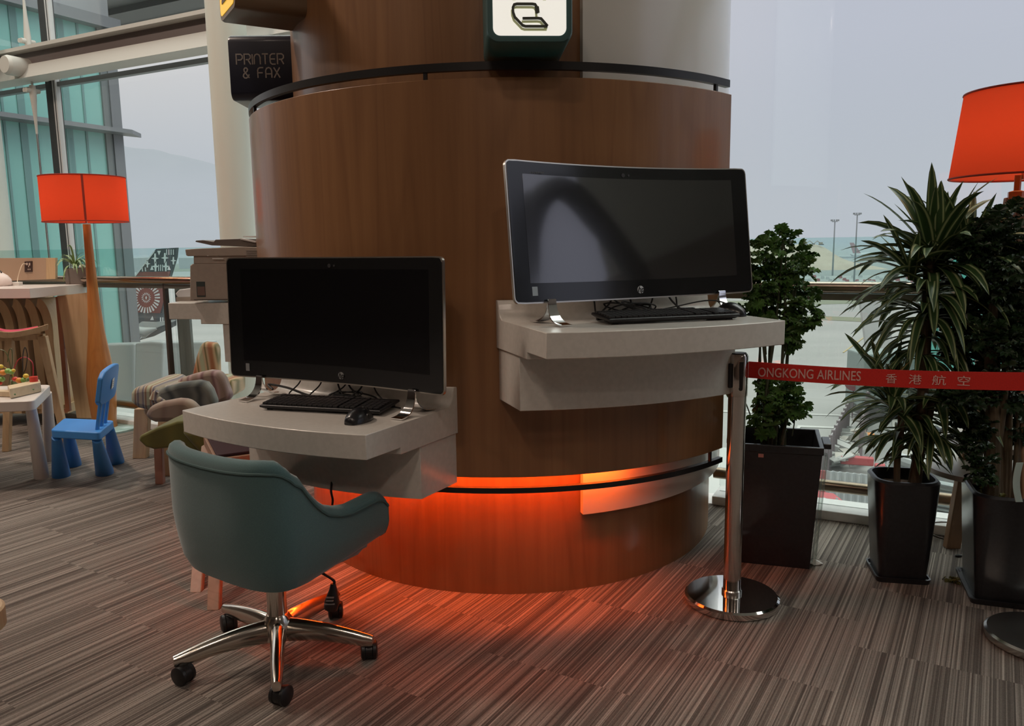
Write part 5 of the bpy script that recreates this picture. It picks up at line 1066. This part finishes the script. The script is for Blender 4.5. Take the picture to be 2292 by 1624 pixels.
# round stool at the lower left corner
rs = thing('round_stool', 'round wooden stool top cut by the lower left picture edge', 'stool', D(-120, 1420, 1.9))
c_ = D(-96, 1392, 1.95); q = MB(); q.lathe([(.10, 0), (.108, .004), (.108, .052), (.102, .056)], (c_.x, c_.y, c_.z - .03), 64); build('seat', q, M_legwood, rs, smooth=30)
for k in range(4):
    a = R(45 + 90 * k); d = Vector((math.cos(a), math.sin(a), 0)); tp = c_ + d * .05 - Vector((0, 0, .03)); ft = Vector((c_.x + d.x * .05 - .06, c_.y + d.y * .05, 0)); q = MB(); q.tube([ft, tp], [.014, .018], 14); build('leg', q, M_legwood, rs)
# ================================================================== arched portal and posts further along the lounge, seen mirrored in the screens
ar = thing('arched_portal', 'dark arched steel portal further right along the windows, mirrored in the standing desk screen', 'arch', (6.6, 0, 0)); ar['kind'] = 'structure'
q = MB(); q.tube(bez([(6.72, .69, 0), (6.72, .69, 1.4), (6.70, .67, 2.45), (6.65, .68, 2.86), (6.59, .62, 3.2), (6.54, .46, 3.38), (6.55, .26, 3.29), (6.57, .04, 3.05), (6.58, -.25, 2.69), (6.58, -.51, 2.27), (6.58, -.85, 1.5), (6.58, -1.1, 0)], 8), .13, 16); build('arch_band', q, mat('arch_brown', (.035, .028, .024), .6), ar, smooth=60)
# ================================================================== the airfield outside
ZG = -10.0
g = MB(); g.prism([(-2600, 6), (-2600, 4200), (2600, 4200), (2600, -300), (60, -300), (12, -8), (-10, 12)][::-1] if False else [(-3000, 20), (30, -120), (3000, -120), (3000, 4500), (-3000, 4500)], ZG - .5, ZG)
go = build('apron_ground', g, M_ground, smooth=0); go['kind'] = 'structure'; go['label'] = 'pale concrete apron and taxiways outside'
M_grass = colmat('airfield_grass', (0.099, 0.116, 0.070), (0.128, 0.139, 0.087), (.3, .3, .3), rough=.95)
M_taxi = colmat('taxiway_asphalt', (0.145, 0.145, 0.139), (0.174, 0.174, 0.168), (.1, .4, .1), rough=.9)
M_sand = colmat('pale_sand', (.30, .215, .155), (.36, .27, .20), (.12, .12, .12), rough=.95)
def flat(pts, z, nm, m, lab=None):
    q = MB(); q.v = [G(x, y, ZG + z) for x, y in pts]; n_ = len(pts); q.v += [v - Vector((0, 0, .03)) for v in q.v]; q.f = [tuple(range(n_)), tuple(range(2 * n_ - 1, n_ - 1, -1))] + [(i, (i + 1) % n_, (i + 1) % n_ + n_, i + n_) for i in range(n_)]
    o = build(nm, q, m, smooth=0); o['kind'] = 'structure'
    if lab: o['label'] = lab
    return o
flat([(1400, 678), (2700, 652), (2700, 662), (1400, 690)], .04, 'grass_strip', M_grass, 'grass strip between the taxiways')
flat([(1400, 707), (1560, 706), (1780, 704), (2100, 718), (2600, 716), (2600, 724), (2100, 728), (1780, 712), (1560, 716), (1400, 716)], .05, 'grass_strip', M_grass, 'curved grass strip beside the apron')
flat([(-600, 590), (700, 590), (700, 606), (-600, 612)], .04, 'grass_strip', M_grass, 'grass strip far beyond the aeroplane tail')
flat([(-600, 625), (700, 625), (700, 640), (-600, 642)], .05, 'taxiway', M_taxi, 'darker taxiway behind the aeroplane tail')
flat([(1500, 590), (2600, 575), (2600, 600), (1500, 625)], .03, 'taxiway', M_taxi, 'far hazy taxiway')
M_yel_l = mat('faded_yellow_paint', (0.319, 0.244, 0.093), .8); M_wht_l = mat('road_paint', (0.360, 0.360, 0.348), .8)
flat([(1886, 788), (1889, 788), (1948, 745), (1945, 745)], .06, 'taxi_line', M_yel_l, 'faded yellow guide line on the apron')
flat([(1827, 695), (1838, 695), (1838, 700), (1827, 700)], .06, 'taxi_mark', M_yel_l, 'small yellow mark on the apron')
flat([(1777, 968), (1783, 968), (1792, 955), (1880, 958), (1880, 955), (1786, 951)], .05, 'road_line', M_wht_l, 'white bay outline on the apron')
flat([(1560, 916), (1950, 930), (1950, 932), (1560, 919)], .05, 'road_line', M_wht_l, 'white line across the apron')
# distant hills and sea
q = MB(); DH = 2600; prof = [(-500, 470), (-250, 410), (0, 360), (120, 335), (240, 322), (300, 331), (345, 335), (420, 352), (500, 372), (600, 400), (800, 460), (1000, 500), (1200, 528), (1400, 545)]
rings = []
for i, p in enumerate(bez([(x, y, 0) for x, y in prof], 6)):
    a = D(p.x, p.y + 3 * mnoise.noise(Vector((p.x * .03, 0, 0))), DH); rings.append([Vector((a.x, DH - 700, ZG)), a + Vector((0, -20, -10)), a, Vector((a.x, DH + 800, ZG))])
q.loft(rings, True, True); o = build('distant_hills', q, colmat('hill_green', (.095, .115, .108), (.12, .14, .13), (.01, .01, .01), rough=1), smooth=60); o['kind'] = 'structure'; o['label'] = 'hazy mountain ridge across the airfield'
# floodlight masts
def mast(px, ytop, ybase, Y, lab):
    b = D(px, ybase, Y); b.z = ZG; tp = D(px, ytop, Y); tp.x = b.x; root = thing('floodlight_mast', lab, 'light mast', b, 'floodlight masts'); s_ = Y / FPX
    q = MB(); q.tube([b, tp], [2.0 * s_, 1.1 * s_], 10); build('mast_pole', q, mat('mast_grey', (.10, .11, .11), .6), root)
    q = MB(); q.tube([tp - Vector((0, 0, 1.5 * s_)), tp], 6.0 * s_, 12); build('lamp_ring', q, mat('mast_grey', (.10, .11, .11), .6), root)
    for k in range(6):
        a = math.pi * k / 5; q = MB(); q.box(tp + Vector((-8 * s_ * math.cos(a), -3 * s_ * math.sin(a), 2.0 * s_ - .0)), (2.6 * s_, 2 * s_, 3.6 * s_)); build('floodlight', q, mat('mast_grey', (.10, .11, .11), .6), root, smooth=0)
mast(1864, 495, 600, 260, 'shorter of the two near floodlight masts, left of the taller one')
mast(1913, 480, 600, 220, 'tallest floodlight mast on the airfield, left of the striped-leaf plant')
mast(2228, 490, 570, 420, 'distant floodlight mast peeping over the plants at the right')
# sand mound with excavators
q = MB(); prof = [(1600, 592), (1640, 560), (1680, 546), (1730, 548), (1775, 548), (1800, 545), (1830, 548), (1850, 556), (1875, 574), (1905, 590), (1935, 600)]
YM2 = 330; rings = []
for p in bez([(x, y, 0) for x, y in prof], 5):
    a = D(p.x, p.y + 1.5 * mnoise.noise(Vector((p.x * .11, 3, 0))), YM2); rings.append([Vector((a.x, YM2 - 22, ZG)), Vector((a.x, YM2 - 10, (a.z + ZG) / 2 + 1)), a, Vector((a.x, YM2 + 30, ZG))])
q.loft(rings, True, True); tag(build('sand_mound', q, M_sand, smooth=60), 'pale mound of sand beyond the barriers on the airfield', 'mound')
M_exc = mat('excavator_ochre', (0.220, 0.151, 0.075), .6)
for i, (x, y, lb_) in enumerate(((1803, 548, 'small ochre excavator standing on the left of the sand mound'), (1838, 548, 'small ochre excavator standing on the right end of the sand mound'))):
    b = D(x, y, YM2 - 2); s_ = YM2 / FPX; root = thing('excavator', lb_, 'excavator', b)
    q = MB(); q.box(b + Vector((0, 0, 1.0 * s_)), (10 * s_, 5 * s_, 2.4 * s_)); build('tracks', q, M_mull, root, smooth=0)
    q = MB(); q.box(b + Vector((-1 * s_, 0, 4 * s_)), (7 * s_, 5 * s_, 4 * s_)); build('cab', q, M_exc, root, smooth=0)
    dx = 1 if i == 0 else -1; q = MB(); q.tube([b + Vector((dx * 2 * s_, 0, 4 * s_)), b + Vector((dx * 9 * s_, 0, 9 * s_)), b + Vector((dx * 16 * s_, 0, 3 * s_))], .9 * s_, 6); build('boom', q, M_exc, root)
    q = MB(); q.box(b + Vector((dx * 16 * s_, 0, 2.2 * s_)), (3 * s_, 3 * s_, 2.4 * s_)); build('bucket', q, M_mull, root, smooth=0)
# barriers: red and white water barriers
M_rb = mat('barrier_red', (0.244, 0.041, 0.041), .6); M_wb = mat('barrier_white', (0.360, 0.360, 0.360), .6)
def barrier(x, y, w_, h_, m, lab, grp, Y):
    a = D(x, y, Y); b = D(x + w_, y, Y); q = MB(); hgt = h_ / FPX * Y; 
    q.prism([(0, -.4), ((b - a).x, -.4), ((b - a).x, .4), (0, .4)], 0, hgt * .6, Matrix.Translation(a - Vector((0, 0, hgt)))); q.prism([(0, -.15), ((b - a).x, -.15), ((b - a).x, .15), (0, .15)], hgt * .6, hgt, Matrix.Translation(a - Vector((0, 0, hgt))))
    tag(build('water_barrier', q, m, smooth=0), lab, 'barrier', grp)
YB2 = 1.0
for i in range(11):
    x = 1790 + i * 15; Y = G(x, 597, ZG).y; barrier(x, 588, 13.5, 6, M_rb if i in (1, 3, 5, 7, 9) and i not in () else M_wb, ('red' if i % 2 else 'white') + ' block of the far row of road barriers below the sand mound', 'far row of %s road barriers' % ('red' if i % 2 else 'white'), Y)
rr = random.Random(17)
for i in range(26):
    x = 1800 + i * 9.5 + rr.uniform(-2, 2); y = 618 + rr.uniform(-4, 8); c_ = rr.random() < .55
    Y = G(x, y + 8, ZG).y; barrier(x, y, 6.5, 6, M_rb if c_ else M_wb, ('red' if c_ else 'white') + ' barrier in the jumbled nearer group before the handrail', 'jumbled nearer group of %s barriers' % ('red' if c_ else 'white'), Y)
# parked airliners far away
def liner(px, py, Y, ln, lab, tail_col, flip=1):
    c_ = D(px, py, Y); root = thing('airliner', lab, 'aeroplane', c_); r_ = 2.0; M_f = mat('fuselage_white', (0.360, 0.365, 0.371), .4); X = Vector((flip, -.1, 0)).normalized(); Yv = Vector((-X.y, X.x, 0))
    q = MB(); q.tube([c_ - X * ln * .5, c_ - X * ln * .46, c_ - X * ln * .38, c_ + X * ln * .25, c_ + X * ln * .45, c_ + X * ln * .5 + Vector((0, 0, r_ * .6))], [.2, r_ * .6, r_, r_, r_ * .6, .3], 16); build('fuselage', q, M_f, root)
    q = MB(); q.slab([c_ + X * ln * .34 + Vector((0, 0, r_ * .8)), c_ + X * ln * .46 + Vector((0, 0, r_ * .8)), c_ + X * ln * .52 + Vector((0, 0, r_ * 4.2)), c_ + X * ln * .46 + Vector((0, 0, r_ * 4.2))], Yv * .3); build('tail_fin', q, tail_col, root, smooth=0)
    for s_ in (-1, 1):
        q = MB(); q.slab([c_ - X * ln * .05, c_ + X * ln * .12, c_ + X * ln * .25 + Yv * s_ * ln * .45, c_ + X * ln * .20 + Yv * s_ * ln * .45], (0, 0, .3)); build('wing', q, mat('wing_silver', (0.261, 0.267, 0.278), .4), root, smooth=0)
        q = MB(); e_ = c_ + X * ln * .02 + Yv * s_ * ln * .16 - Vector((0, 0, 1)); q.tube([e_ - X * 2, e_ + X * 2], 1.0, 12); build('engine', q, mat('engine_grey', (0.174, 0.180, 0.186), .4), root)
liner(1975, 571, 520, 44, 'distant white airliner with red tail left of the striped-leaf plant', mat('tail_red', (0.261, 0.046, 0.041), .5), -1)
liner(2080, 573, 560, 44, 'distant white airliner partly hidden behind the striped-leaf plant', mat('tail_teal', (.10, .30, .32), .5), 1)
liner(1655, 606, 300, 40, 'white airliner fuselage between the standing screen and the lobed-leaf plant', M_wb, -1)
liner(2210, 860, 62, 22, 'white aircraft body below the teal bridge behind the plants', M_wb, -1)
# low terminal block and treeline far left
for k, (x, y, w_, h_, cl_) in enumerate(((250, 588, 60, 10, (.28, .29, .28)), (322, 587, 26, 8, (.25, .26, .26)), (400, 586, 50, 9, (.30, .31, .31)), (1890, 580, 40, 6, (.25, .26, .27)), (2060, 560, 50, 12, (.24, .25, .26)), (1740, 600, 30, 6, (.28, .28, .28)))):
    Y = 420 + 30 * k; a = D(x, y, Y); b = D(x + w_, y, Y); q = MB(); q.box(((a.x + b.x) / 2, Y + 10, (ZG + a.z + h_ / FPX * Y) / 2), (b.x - a.x, 20, a.z + h_ / FPX * Y - ZG)); tag(build('airfield_building', q, mat('far_building_%s' % 'abcdef'[k], cl_, .7), smooth=0), ('pale low building far across the airfield, behind the aeroplane tail', 'grey low building far across the airfield right of the patterned tail', 'wide pale hall far across the airfield beside the printer', 'low building right of the sand mound under the masts', 'grey hall far behind the striped-leaf plant', 'small low hall left of the sand mound behind the lobed-leaf plant')[k], 'building')
# ------------------------------------------------------------------ patterned aeroplane tail
YT2 = 72.0; TF = lambda x, y, d=0.0: D(x, y, YT2 - d)
pat = thing('patterned_aeroplane', 'aeroplane tail with black and white tribal bands and red-brown medallion, left of the printer', 'aeroplane', TF(310, 690))
M_pb = mat('livery_black', (0.020, 0.026, 0.029), .45); M_pw2 = mat('livery_white', (0.418, 0.423, 0.418), .45); M_pr = mat('livery_red_brown', (0.128, 0.032, 0.023), .45)
q = MB(); q.slab([TF(349, 557), TF(395, 554), TF(393, 575), TF(372, 645), TF(362, 705), TF(250, 700), TF(262, 672), TF(300, 620), TF(336, 575)], (0, .5, 0)); fin = build('tail_fin', q, M_pb, pat, smooth=0)
q = MB(); q.slab([TF(307, 609, .02), TF(381, 607, .02), TF(372, 645, .02), TF(362, 690, .02), TF(356, 708, .02), TF(284, 712, .02), TF(275, 672, .02), TF(283, 642, .02)], (0, .02, 0)); build('red_field', q, M_pr, fin, smooth=0)
def white(polys, par, nm, m=None, d=.06):
    for P_ in polys:
        q = MB(); q.slab([TF(x, y, d) for x, y in P_], (0, .02, 0)); build(nm, q, m or M_pw2, par, smooth=0)
def crossmark(x, y, s_): return [(x - .8 * s_, y - 5 * s_), (x + .8 * s_, y - 5 * s_), (x + 1 * s_, y - s_), (x + 4 * s_, y), (x + 1 * s_, y + s_), (x + .8 * s_, y + 5 * s_), (x - .8 * s_, y + 5 * s_), (x - 1 * s_, y + s_), (x - 4 * s_, y), (x - 1 * s_, y - s_)]
ed = [[(344, 562), (347, 562), (302, 620), (299, 620)], [(272, 655), (275, 655), (255, 690), (251, 690)]]
white(ed, fin, 'leading_edge_stripe')
tri = []
for x, y, s_ in ((356, 565, 4), (340, 600, 4), (378, 600, 4)): tri.append([(x - s_, y + (s_ if y > 580 else -s_)), (x + s_, y + (s_ if y > 580 else -s_)), (x, y - (s_ * 1.6 if y > 580 else -s_ * 1.6))])
for x in (373, 378, 383, 388): tri.append([(x - .9, 558), (x + .9, 558), (x + .9, 570), (x - .9, 570)])
for x in (355, 359.5, 364): tri.append([(x - .9, 592), (x + .9, 592), (x + .9, 606), (x - .9, 606)])
for x in (318, 325): tri.append([(x - 1, 598), (x + 1, 598), (x + 2, 607), (x, 607)])
white(tri, fin, 'pattern_mark')
white([crossmark(347, 578, 2.2), crossmark(369, 577, 2.2), crossmark(348, 596, 2.2), crossmark(371, 596, 2.2), crossmark(330, 590, 1.7), crossmark(388, 583, 1.7)], fin, 'bird_cross')
mc = (327, 666); ray_ = []
for k in range(26):
    a = 2 * math.pi * k / 26; r0_, r1_ = 19.5, 31; w_ = .055; y0_ = mc[1] + r0_ * math.sin(a)
    if mc[1] + r1_ * 1.12 * math.sin(a) > 706: pass
    ray_.append([(mc[0] + r0_ * math.cos(a - w_), mc[1] + 1.12 * r0_ * math.sin(a - w_)), (mc[0] + r1_ * math.cos(a - w_), mc[1] + 1.12 * r1_ * math.sin(a - w_)), (mc[0] + r1_ * math.cos(a + w_ * (1.6 if k % 3 else .8)), mc[1] + 1.12 * r1_ * math.sin(a + w_ * (1.6 if k % 3 else .8))), (mc[0] + r0_ * math.cos(a + w_), mc[1] + 1.12 * r0_ * math.sin(a + w_))])
for k in range(16):
    a = 2 * math.pi * k / 16; r0_, r1_ = 5.5, 11; w_ = .12
    ray_.append([(mc[0] + r0_ * math.cos(a), mc[1] + 1.12 * r0_ * math.sin(a)), (mc[0] + (r0_ + r1_) / 2 * math.cos(a - w_), mc[1] + 1.12 * (r0_ + r1_) / 2 * math.sin(a - w_)), (mc[0] + r1_ * math.cos(a), mc[1] + 1.12 * r1_ * math.sin(a)), (mc[0] + (r0_ + r1_) / 2 * math.cos(a + w_), mc[1] + 1.12 * (r0_ + r1_) / 2 * math.sin(a + w_))])
ray_.append([(mc[0] - 2, mc[1]), (mc[0], mc[1] - 4.5), (mc[0] + 2, mc[1]), (mc[0], mc[1] + 4.5)])
white(ray_, fin, 'medallion_ray')
q = MB(); q.loft([[TF(180, y, d) + Vector((0, 0, 0)) for y, d in ((700, 0), (715, 1.5), (755, 1.7), (785, 0), (755, -1.7), (715, -1.5))], [TF(262, y, d) for y, d in ((697, 0), (710, 1.4), (745, 1.6), (775, 0), (745, -1.6), (710, -1.4))], [TF(345, y, d) for y, d in ((700, 0), (712, 1.0), (738, 1.1), (752, 0), (738, -1.1), (712, -1.0))], [TF(395, y, d) for y, d in ((702, 0), (708, .5), (720, .6), (728, 0), (720, -.6), (708, -.5))]])
fus = build('rear_fuselage', q, M_pb, pat, smooth=50)
wl = []
for x, y, s_ in ((262, 718, 2.6), (276, 735, 3.0)): wl.append(crossmark(x, y, s_))
for x, y, s_ in ((269, 696, 5), (303, 715, 4.5), (340, 712, 4), (292, 742, 4.5), (258, 688, 4)): wl.append([(x - s_, y + s_), (x + s_, y + s_), (x + s_ * .3, y - s_ * 1.2)])
for k in range(4): wl.append([(280 + 1.5 * k, 722 + 4 * k), (291 + k, 722 + 4 * k), (291 + k, 724 + 4 * k), (280 + 1.5 * k, 724 + 4 * k)])
for k in range(4): wl.append([(252 + 5 * k, 744), (254 + 5 * k, 744), (255 + 5 * k, 757), (253 + 5 * k, 757)])
for k in range(3): wl.append([(358 + 5 * k, 710), (360.5 + 5 * k, 710), (360.5 + 5 * k, 722), (358 + 5 * k, 722)])
for k in range(5): wl.append([(304 + 4 * k, 752 - k), (306 + 4 * k, 752 - k), (304 + 4 * k, 761 - k), (302 + 4 * k, 761 - k)])
white(wl, fus, 'pattern_mark', None, 1.95)
white([[(292, 716), (295, 716), (301, 735), (302, 757), (299, 757), (298, 737)]], fus, 'curved_stripe', None, 1.95)
q = MB(); q.tube([TF(304, 735, 3), TF(309, 738, 3), TF(325, 742, 3), TF(350, 735, 3)], [.15, .35, .42, .1], 14); q.slab([TF(306, 728, 3), TF(316, 720, 3), TF(345, 721, 3), TF(390, 716, 3), TF(390, 718, 3), TF(350, 733, 3), TF(322, 757, 3), TF(308, 748, 3)], (0, .3, 0)); build('tailplane', q, mat('tailplane_grey', (0.209, 0.226, 0.220), .35), pat, smooth=40)
# ------------------------------------------------------------------ grey plant boxes just outside the glass, left
M_box = mat('pale_grey_cladding', (0.336, 0.354, 0.354), .5, metal=0)
for pts, Yb_, lab in ((((226, 771), (300, 769), (300, 905), (226, 905)), 10.4, 'pale grey cladding box outside the glass behind the floor lamp stem'), (((302, 768), (337, 764), (366, 766), (362, 905), (300, 905)), 9.9, 'grey ribbed cladding box outside the glass beside the blue chair'), (((367, 766), (470, 765), (470, 905), (361, 905)), 10.6, 'pale cladding box outside the glass behind the dark rail post')):
    q = MB(); q.slab([D(x, y, Yb_) for x, y in pts], (.02, .22, 0)); tag(build('cladding_box', q, M_box, smooth=0, bevel=.02), lab, 'roof box')
q = MB(); q.slab([LP(-11, 1.8, -1.1), LP(-.5, 1.8, -1.1), LP(-.5, 5.4, -1.1), LP(-11, 5.4, -1.1)], (0, 0, -.2)); o = build('lower_roof', q, mat('roof_pale', (0.336, 0.348, 0.336), .6), smooth=0); o['kind'] = 'structure'; o['label'] = 'pale lower roof outside the left windows'
# ------------------------------------------------------------------ works area below the right windows
def hoard(pts_bottom, top_h, m, lab, grp):
    pass
M_hp = mat('hoarding_post', (0.116, 0.090, 0.096), .6); M_hs = mat('hoarding_sheet', (0.232, 0.215, 0.223), .6)
def zrow(x0, y0, x1, y1, n_, hm, lab, grp):
    a, b = G(x0, y0, ZG), G(x1, y1, ZG)
    for i in range(n_):
        f = i / (n_ - 1); f = 1 - (1 - f) ** 1.0; p = a.lerp(b, f); q = MB(); q.box(p + Vector((0, 0, hm / 2)), (.15, .15, hm)); tag(build('hoarding_post', q, M_hp, smooth=0), lab, 'post', grp)
    u = (b - a).normalized(); q = MB(); q.slab([a, b, b + Vector((0, 0, hm * .93)), a + Vector((0, 0, hm * .93))], Vector((-u.y, u.x, 0)) * .06); tag(build('hoarding_sheet', q, M_hs, smooth=0), lab.replace('post', 'sheet panel'), 'hoarding')
zrow(1836, 1094, 1897, 960, 12, 1.75, 'dull purple post of the left hoarding row in the works area below', 'left hoarding posts')
zrow(1924, 1040, 1940, 950, 8, 2.3, 'dull purple post of the right hoarding row in the works area below', 'right hoarding posts')
# corrugated hoarding with red end panel, nearest
def corr(x0, x1, yt0, yt1, z_bot, Y, m, nm, lab, cat, pitch=.16, amp=.03):
    a, b = D(x0, yt0, Y), D(x1, yt1, Y); n_ = max(8, int((b - a).length / pitch) * 4); q = MB(); rings = []
    for i in range(n_ + 1):
        f = i / n_; p = a.lerp(b, f); o_ = amp * (1, 1, -1, -1)[i % 4]; rings.append([p + Vector((0, o_, 0)), p + Vector((0, o_ + .04, 0)), Vector((p.x, p.y + o_ + .04, z_bot)), Vector((p.x, p.y + o_, z_bot))])
    q.loft(rings); return tag(build(nm, q, m, smooth=0), lab, cat)
corr(1849, 1960, 1053, 1064, ZG, 24.0, mat('corrugated_pale', (0.290, 0.307, 0.313), .5), 'corrugated_hoarding', 'pale corrugated metal hoarding seen low between the tall planter and square pot', 'hoarding', .22, .04)
q = MB(); q.slab([D(1829, 1052, 23.9), D(1849, 1054, 23.9), D(1846, 1150, 23.9), D(1826, 1150, 23.9)], (0, .1, 0)); tag(build('red_hoarding_panel', q, mat('hoarding_red', (0.319, 0.052, 0.058), .5), smooth=0), 'red end panel at the left of the pale corrugated hoarding', 'panel')
rb_ = thing('red_skip', 'red slatted plastic barrier lying in front of the corrugated hoarding', 'barrier', D(1858, 1138, 21))
q = MB(); q.slab([D(x, y, 21.0) for x, y in ((1828, 1125), (1841, 1112), (1885, 1118), (1889, 1124), (1886, 1142), (1850, 1142), (1830, 1140))], (0, .6, 0)); build('barrier_body', q, mat('skip_red', (0.290, 0.035, 0.041), .5), rb_, smooth=0, bevel=.03)
q = MB(); q.slab([D(x, y, 20.97) for x, y in ((1848, 1122), (1878, 1127), (1876, 1131), (1848, 1127))], (0, .02, 0)); build('dark_slot', q, mat('slot_dark', (.16, .10, .10), .6), rb_, smooth=0)
for x in (1843, 1871): q = MB(); q.slab([D(x, 1113, 20.95), D(x + 5, 1114, 20.95), D(x + 5, 1118, 20.95), D(x, 1117, 20.95)], (0, .02, 0)); build('white_cap', q, M_wb, rb_, smooth=0)
# rubble and boards
rr = random.Random(33); cols = [(.38, .38, .37), (.28, .28, .27), (.20, .21, .20), (.32, .30, .27)]
for i in range(46):
    f = rr.random() ** .8; y = 965 + 88 * f; xl = 1896 - 60 * f + 8; xr = 1924 - 6 * f + (14 if f > .5 else 0); x = rr.uniform(xl, max(xr, xl + 6)); p = G(x, y, ZG + .1); ln = rr.uniform(.5, 1.5)
    q = MB(); q.box(p + Vector((0, 0, rr.uniform(.1, .7))), (ln, rr.choice((.1, .35, .6)), rr.choice((.06, .12, .3))), rr.uniform(0, 3.1), Matrix.Rotation(rr.uniform(0, 3.1), 4, 'Z') @ Matrix.Rotation(rr.uniform(-.4, .4), 4, 'Y')); tag(build('rubble_board', q, mat('rubble_%s' % 'abcd'[i % 4], cols[i % 4], .7), smooth=0), 'one of the pale boards heaped between the two rows of hoarding posts', 'board', 'boards heaped in the works area')
for x, y, w_, m_, lb_ in ((1918, 1030, 1.5, mat('skip_red', (0.290, 0.035, 0.041), .5), 'red bar lying on the boards in the works area'), (1926, 975, 1.4, mat('cone_orange', (.75, .30, .08), .6), 'orange heap at the far end of the works area'), (1978, 1048, .8, mat('skip_red', (0.290, 0.035, 0.041), .5), 'red block beside the square pot rim, in the works area')):
    p = G(x, y, ZG + .6); q = MB(); q.box(p, (w_, .4, .4), -.35); tag(build('red_bar' if 'bar lying' in lb_ else 'works_block', q, m_, smooth=0, bevel=.05), lb_, 'block')
q = MB(); p = G(1907, 935, ZG); q.tube([p, p + Vector((0, 0, 2.2))], .05, 6); sg = thing('road_sign', 'round dull red road sign on a post above the works area', 'sign', p); build('sign_post', q, M_hp, sg)
q = MB(); q.tube([p + Vector((0, -.06, 2.4)), p + Vector((0, .0, 2.4))], .62, 20); build('sign_disc', q, mat('sign_dull_red', (0.220, 0.093, 0.099), .5), sg)
# truck with curtain side behind the right hoarding
q = MB(); a = G(1934, 945, ZG); tk = thing('covered_truck', 'grey-green covered truck body behind the plants in the works area', 'truck', a)
q.box(a + Vector((2.2, 1.5, 2.6)), (4.6, 2.6, 3.4)); build('truck_box', q, mat('truck_sheet', (0.162, 0.197, 0.191), .5), tk, smooth=0, bevel=.1)
q = MB(); q.box(a + Vector((2.2, 1.5, .6)), (4.4, 2.4, .5)); build('chassis', q, M_mull, tk, smooth=0)
for dx in (.8, 3.4): q = MB(); c_ = a + Vector((dx, .2, .5)); q.tube([c_, c_ + Vector((0, .4, 0))], .5, 16); build('wheel', q, M_mull, tk)
# louvred roof curving below the pots
lr = thing('louvred_roof', 'white-edged louvred roof outside behind the square black pots', 'roof', D(2060, 1100, 9))
edge = [(1990, 1015), (2010, 1025), (2060, 1040), (2120, 1052), (2200, 1068), (2330, 1092)]
q = MB(); q.tube(bez([D(x, y, 9.0) for x, y in edge], 6), .07, 10); q.tube(bez([D(x, y + 18, 9.05) for x, y in edge], 6), .045, 8); build('white_edge', q, mat('roof_edge_white', (0.348, 0.365, 0.371), .4), lr)
for k in range(16):
    o_ = 34 + 9.6 * k; pts = bez([D(x - 10 * (k > 3) * 0, y + o_, 9.1) for x, y in edge], 5); q = MB(); rings = [[p, p + Vector((0, .10, .035)), p + Vector((0, .11, .025)), p + Vector((0, .01, -.012))] for p in pts]; q.loft(rings); build('louvre_blade', q, mat('louvre_grey', (0.232, 0.267, 0.267), .45, metal=.2), lr, smooth=50)
q = MB(); q.slab([D(x, y, 9.3) for x, y in ((1990, 1035), (2330, 1112), (2330, 1300), (1990, 1240))], (0, .1, 0)); build('dark_backing', q, mat('louvre_back', (.13, .17, .17), .6), lr, smooth=0)
# teal boarding bridge
br = thing('boarding_bridge', 'teal glazed boarding bridge outside behind the leafy plants at the right', 'bridge', D(2200, 760, 40))
q = MB(); q.slab([D(x, y, 40) for x, y in ((2058, 700), (2075, 640), (2110, 560), (2150, 520), (2420, 500), (2420, 870), (2060, 880), (2062, 800))], (2, 4, 0)); build('teal_glazing', q, colmat('bridge_teal', (0.058, 0.267, 0.232), (0.093, 0.336, 0.290), (.4, .4, .2), rough=.25, spec=.7), br, smooth=0)
for k in range(14):
    x = 2075 + 24 * k; q = MB(); q.slab([D(x, 530 if x > 2150 else 700 - (x - 2058) * 1.9, 39.95), D(x + 2, 530 if x > 2150 else 700 - (x - 2058) * 1.9, 39.95), D(x + 2, 868, 39.95), D(x, 868, 39.95)], (0, .05, 0)); build('bridge_mullion', q, mat('bridge_mullion', (0.070, 0.151, 0.139), .5), br, smooth=0)
for y in (640, 742, 830): q = MB(); q.slab([D(2066 if y > 700 else 2080, y, 39.93), D(2420, y - 10, 39.93), D(2420, y - 5, 39.93), D(2066 if y > 700 else 2080, y + 4, 39.93)], (0, .05, 0)); build('bridge_rail', q, M_wb, br, smooth=0)
# pale paving with ribs further right
flat([(1990, 880), (2500, 880), (2500, 1100), (2010, 1070)], .06, 'paving', colmat('pale_paving', (0.290, 0.278, 0.255), (0.348, 0.336, 0.313), (1.5, 1.5, 1.5), rough=.9), 'pale paved works yard behind the pots')
# haze over the airfield: absorbing volume, its glow replaces scattered sky light
hz = bpy.data.materials.new('glowing_airfield_haze'); hz.use_nodes = True; t = hz.node_tree; t.nodes.clear()
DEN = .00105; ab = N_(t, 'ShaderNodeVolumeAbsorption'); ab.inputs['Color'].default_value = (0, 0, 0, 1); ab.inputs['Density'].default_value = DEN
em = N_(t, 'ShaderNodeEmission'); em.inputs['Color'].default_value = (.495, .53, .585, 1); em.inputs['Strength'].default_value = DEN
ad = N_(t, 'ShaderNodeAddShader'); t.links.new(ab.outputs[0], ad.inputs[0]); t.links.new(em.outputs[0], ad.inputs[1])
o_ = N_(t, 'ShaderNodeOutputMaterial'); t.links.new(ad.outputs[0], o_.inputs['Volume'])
q = MB(); q.prism([(-2500, 45), (2500, 45), (2500, 3800), (-2500, 3800)], ZG + .2, 170); o = build('glowing_airfield_haze', q, hz, smooth=0); tag(o, 'pale haze with its own glow for scattered sky light, over the airfield and hills', 'haze', None, 'stuff')
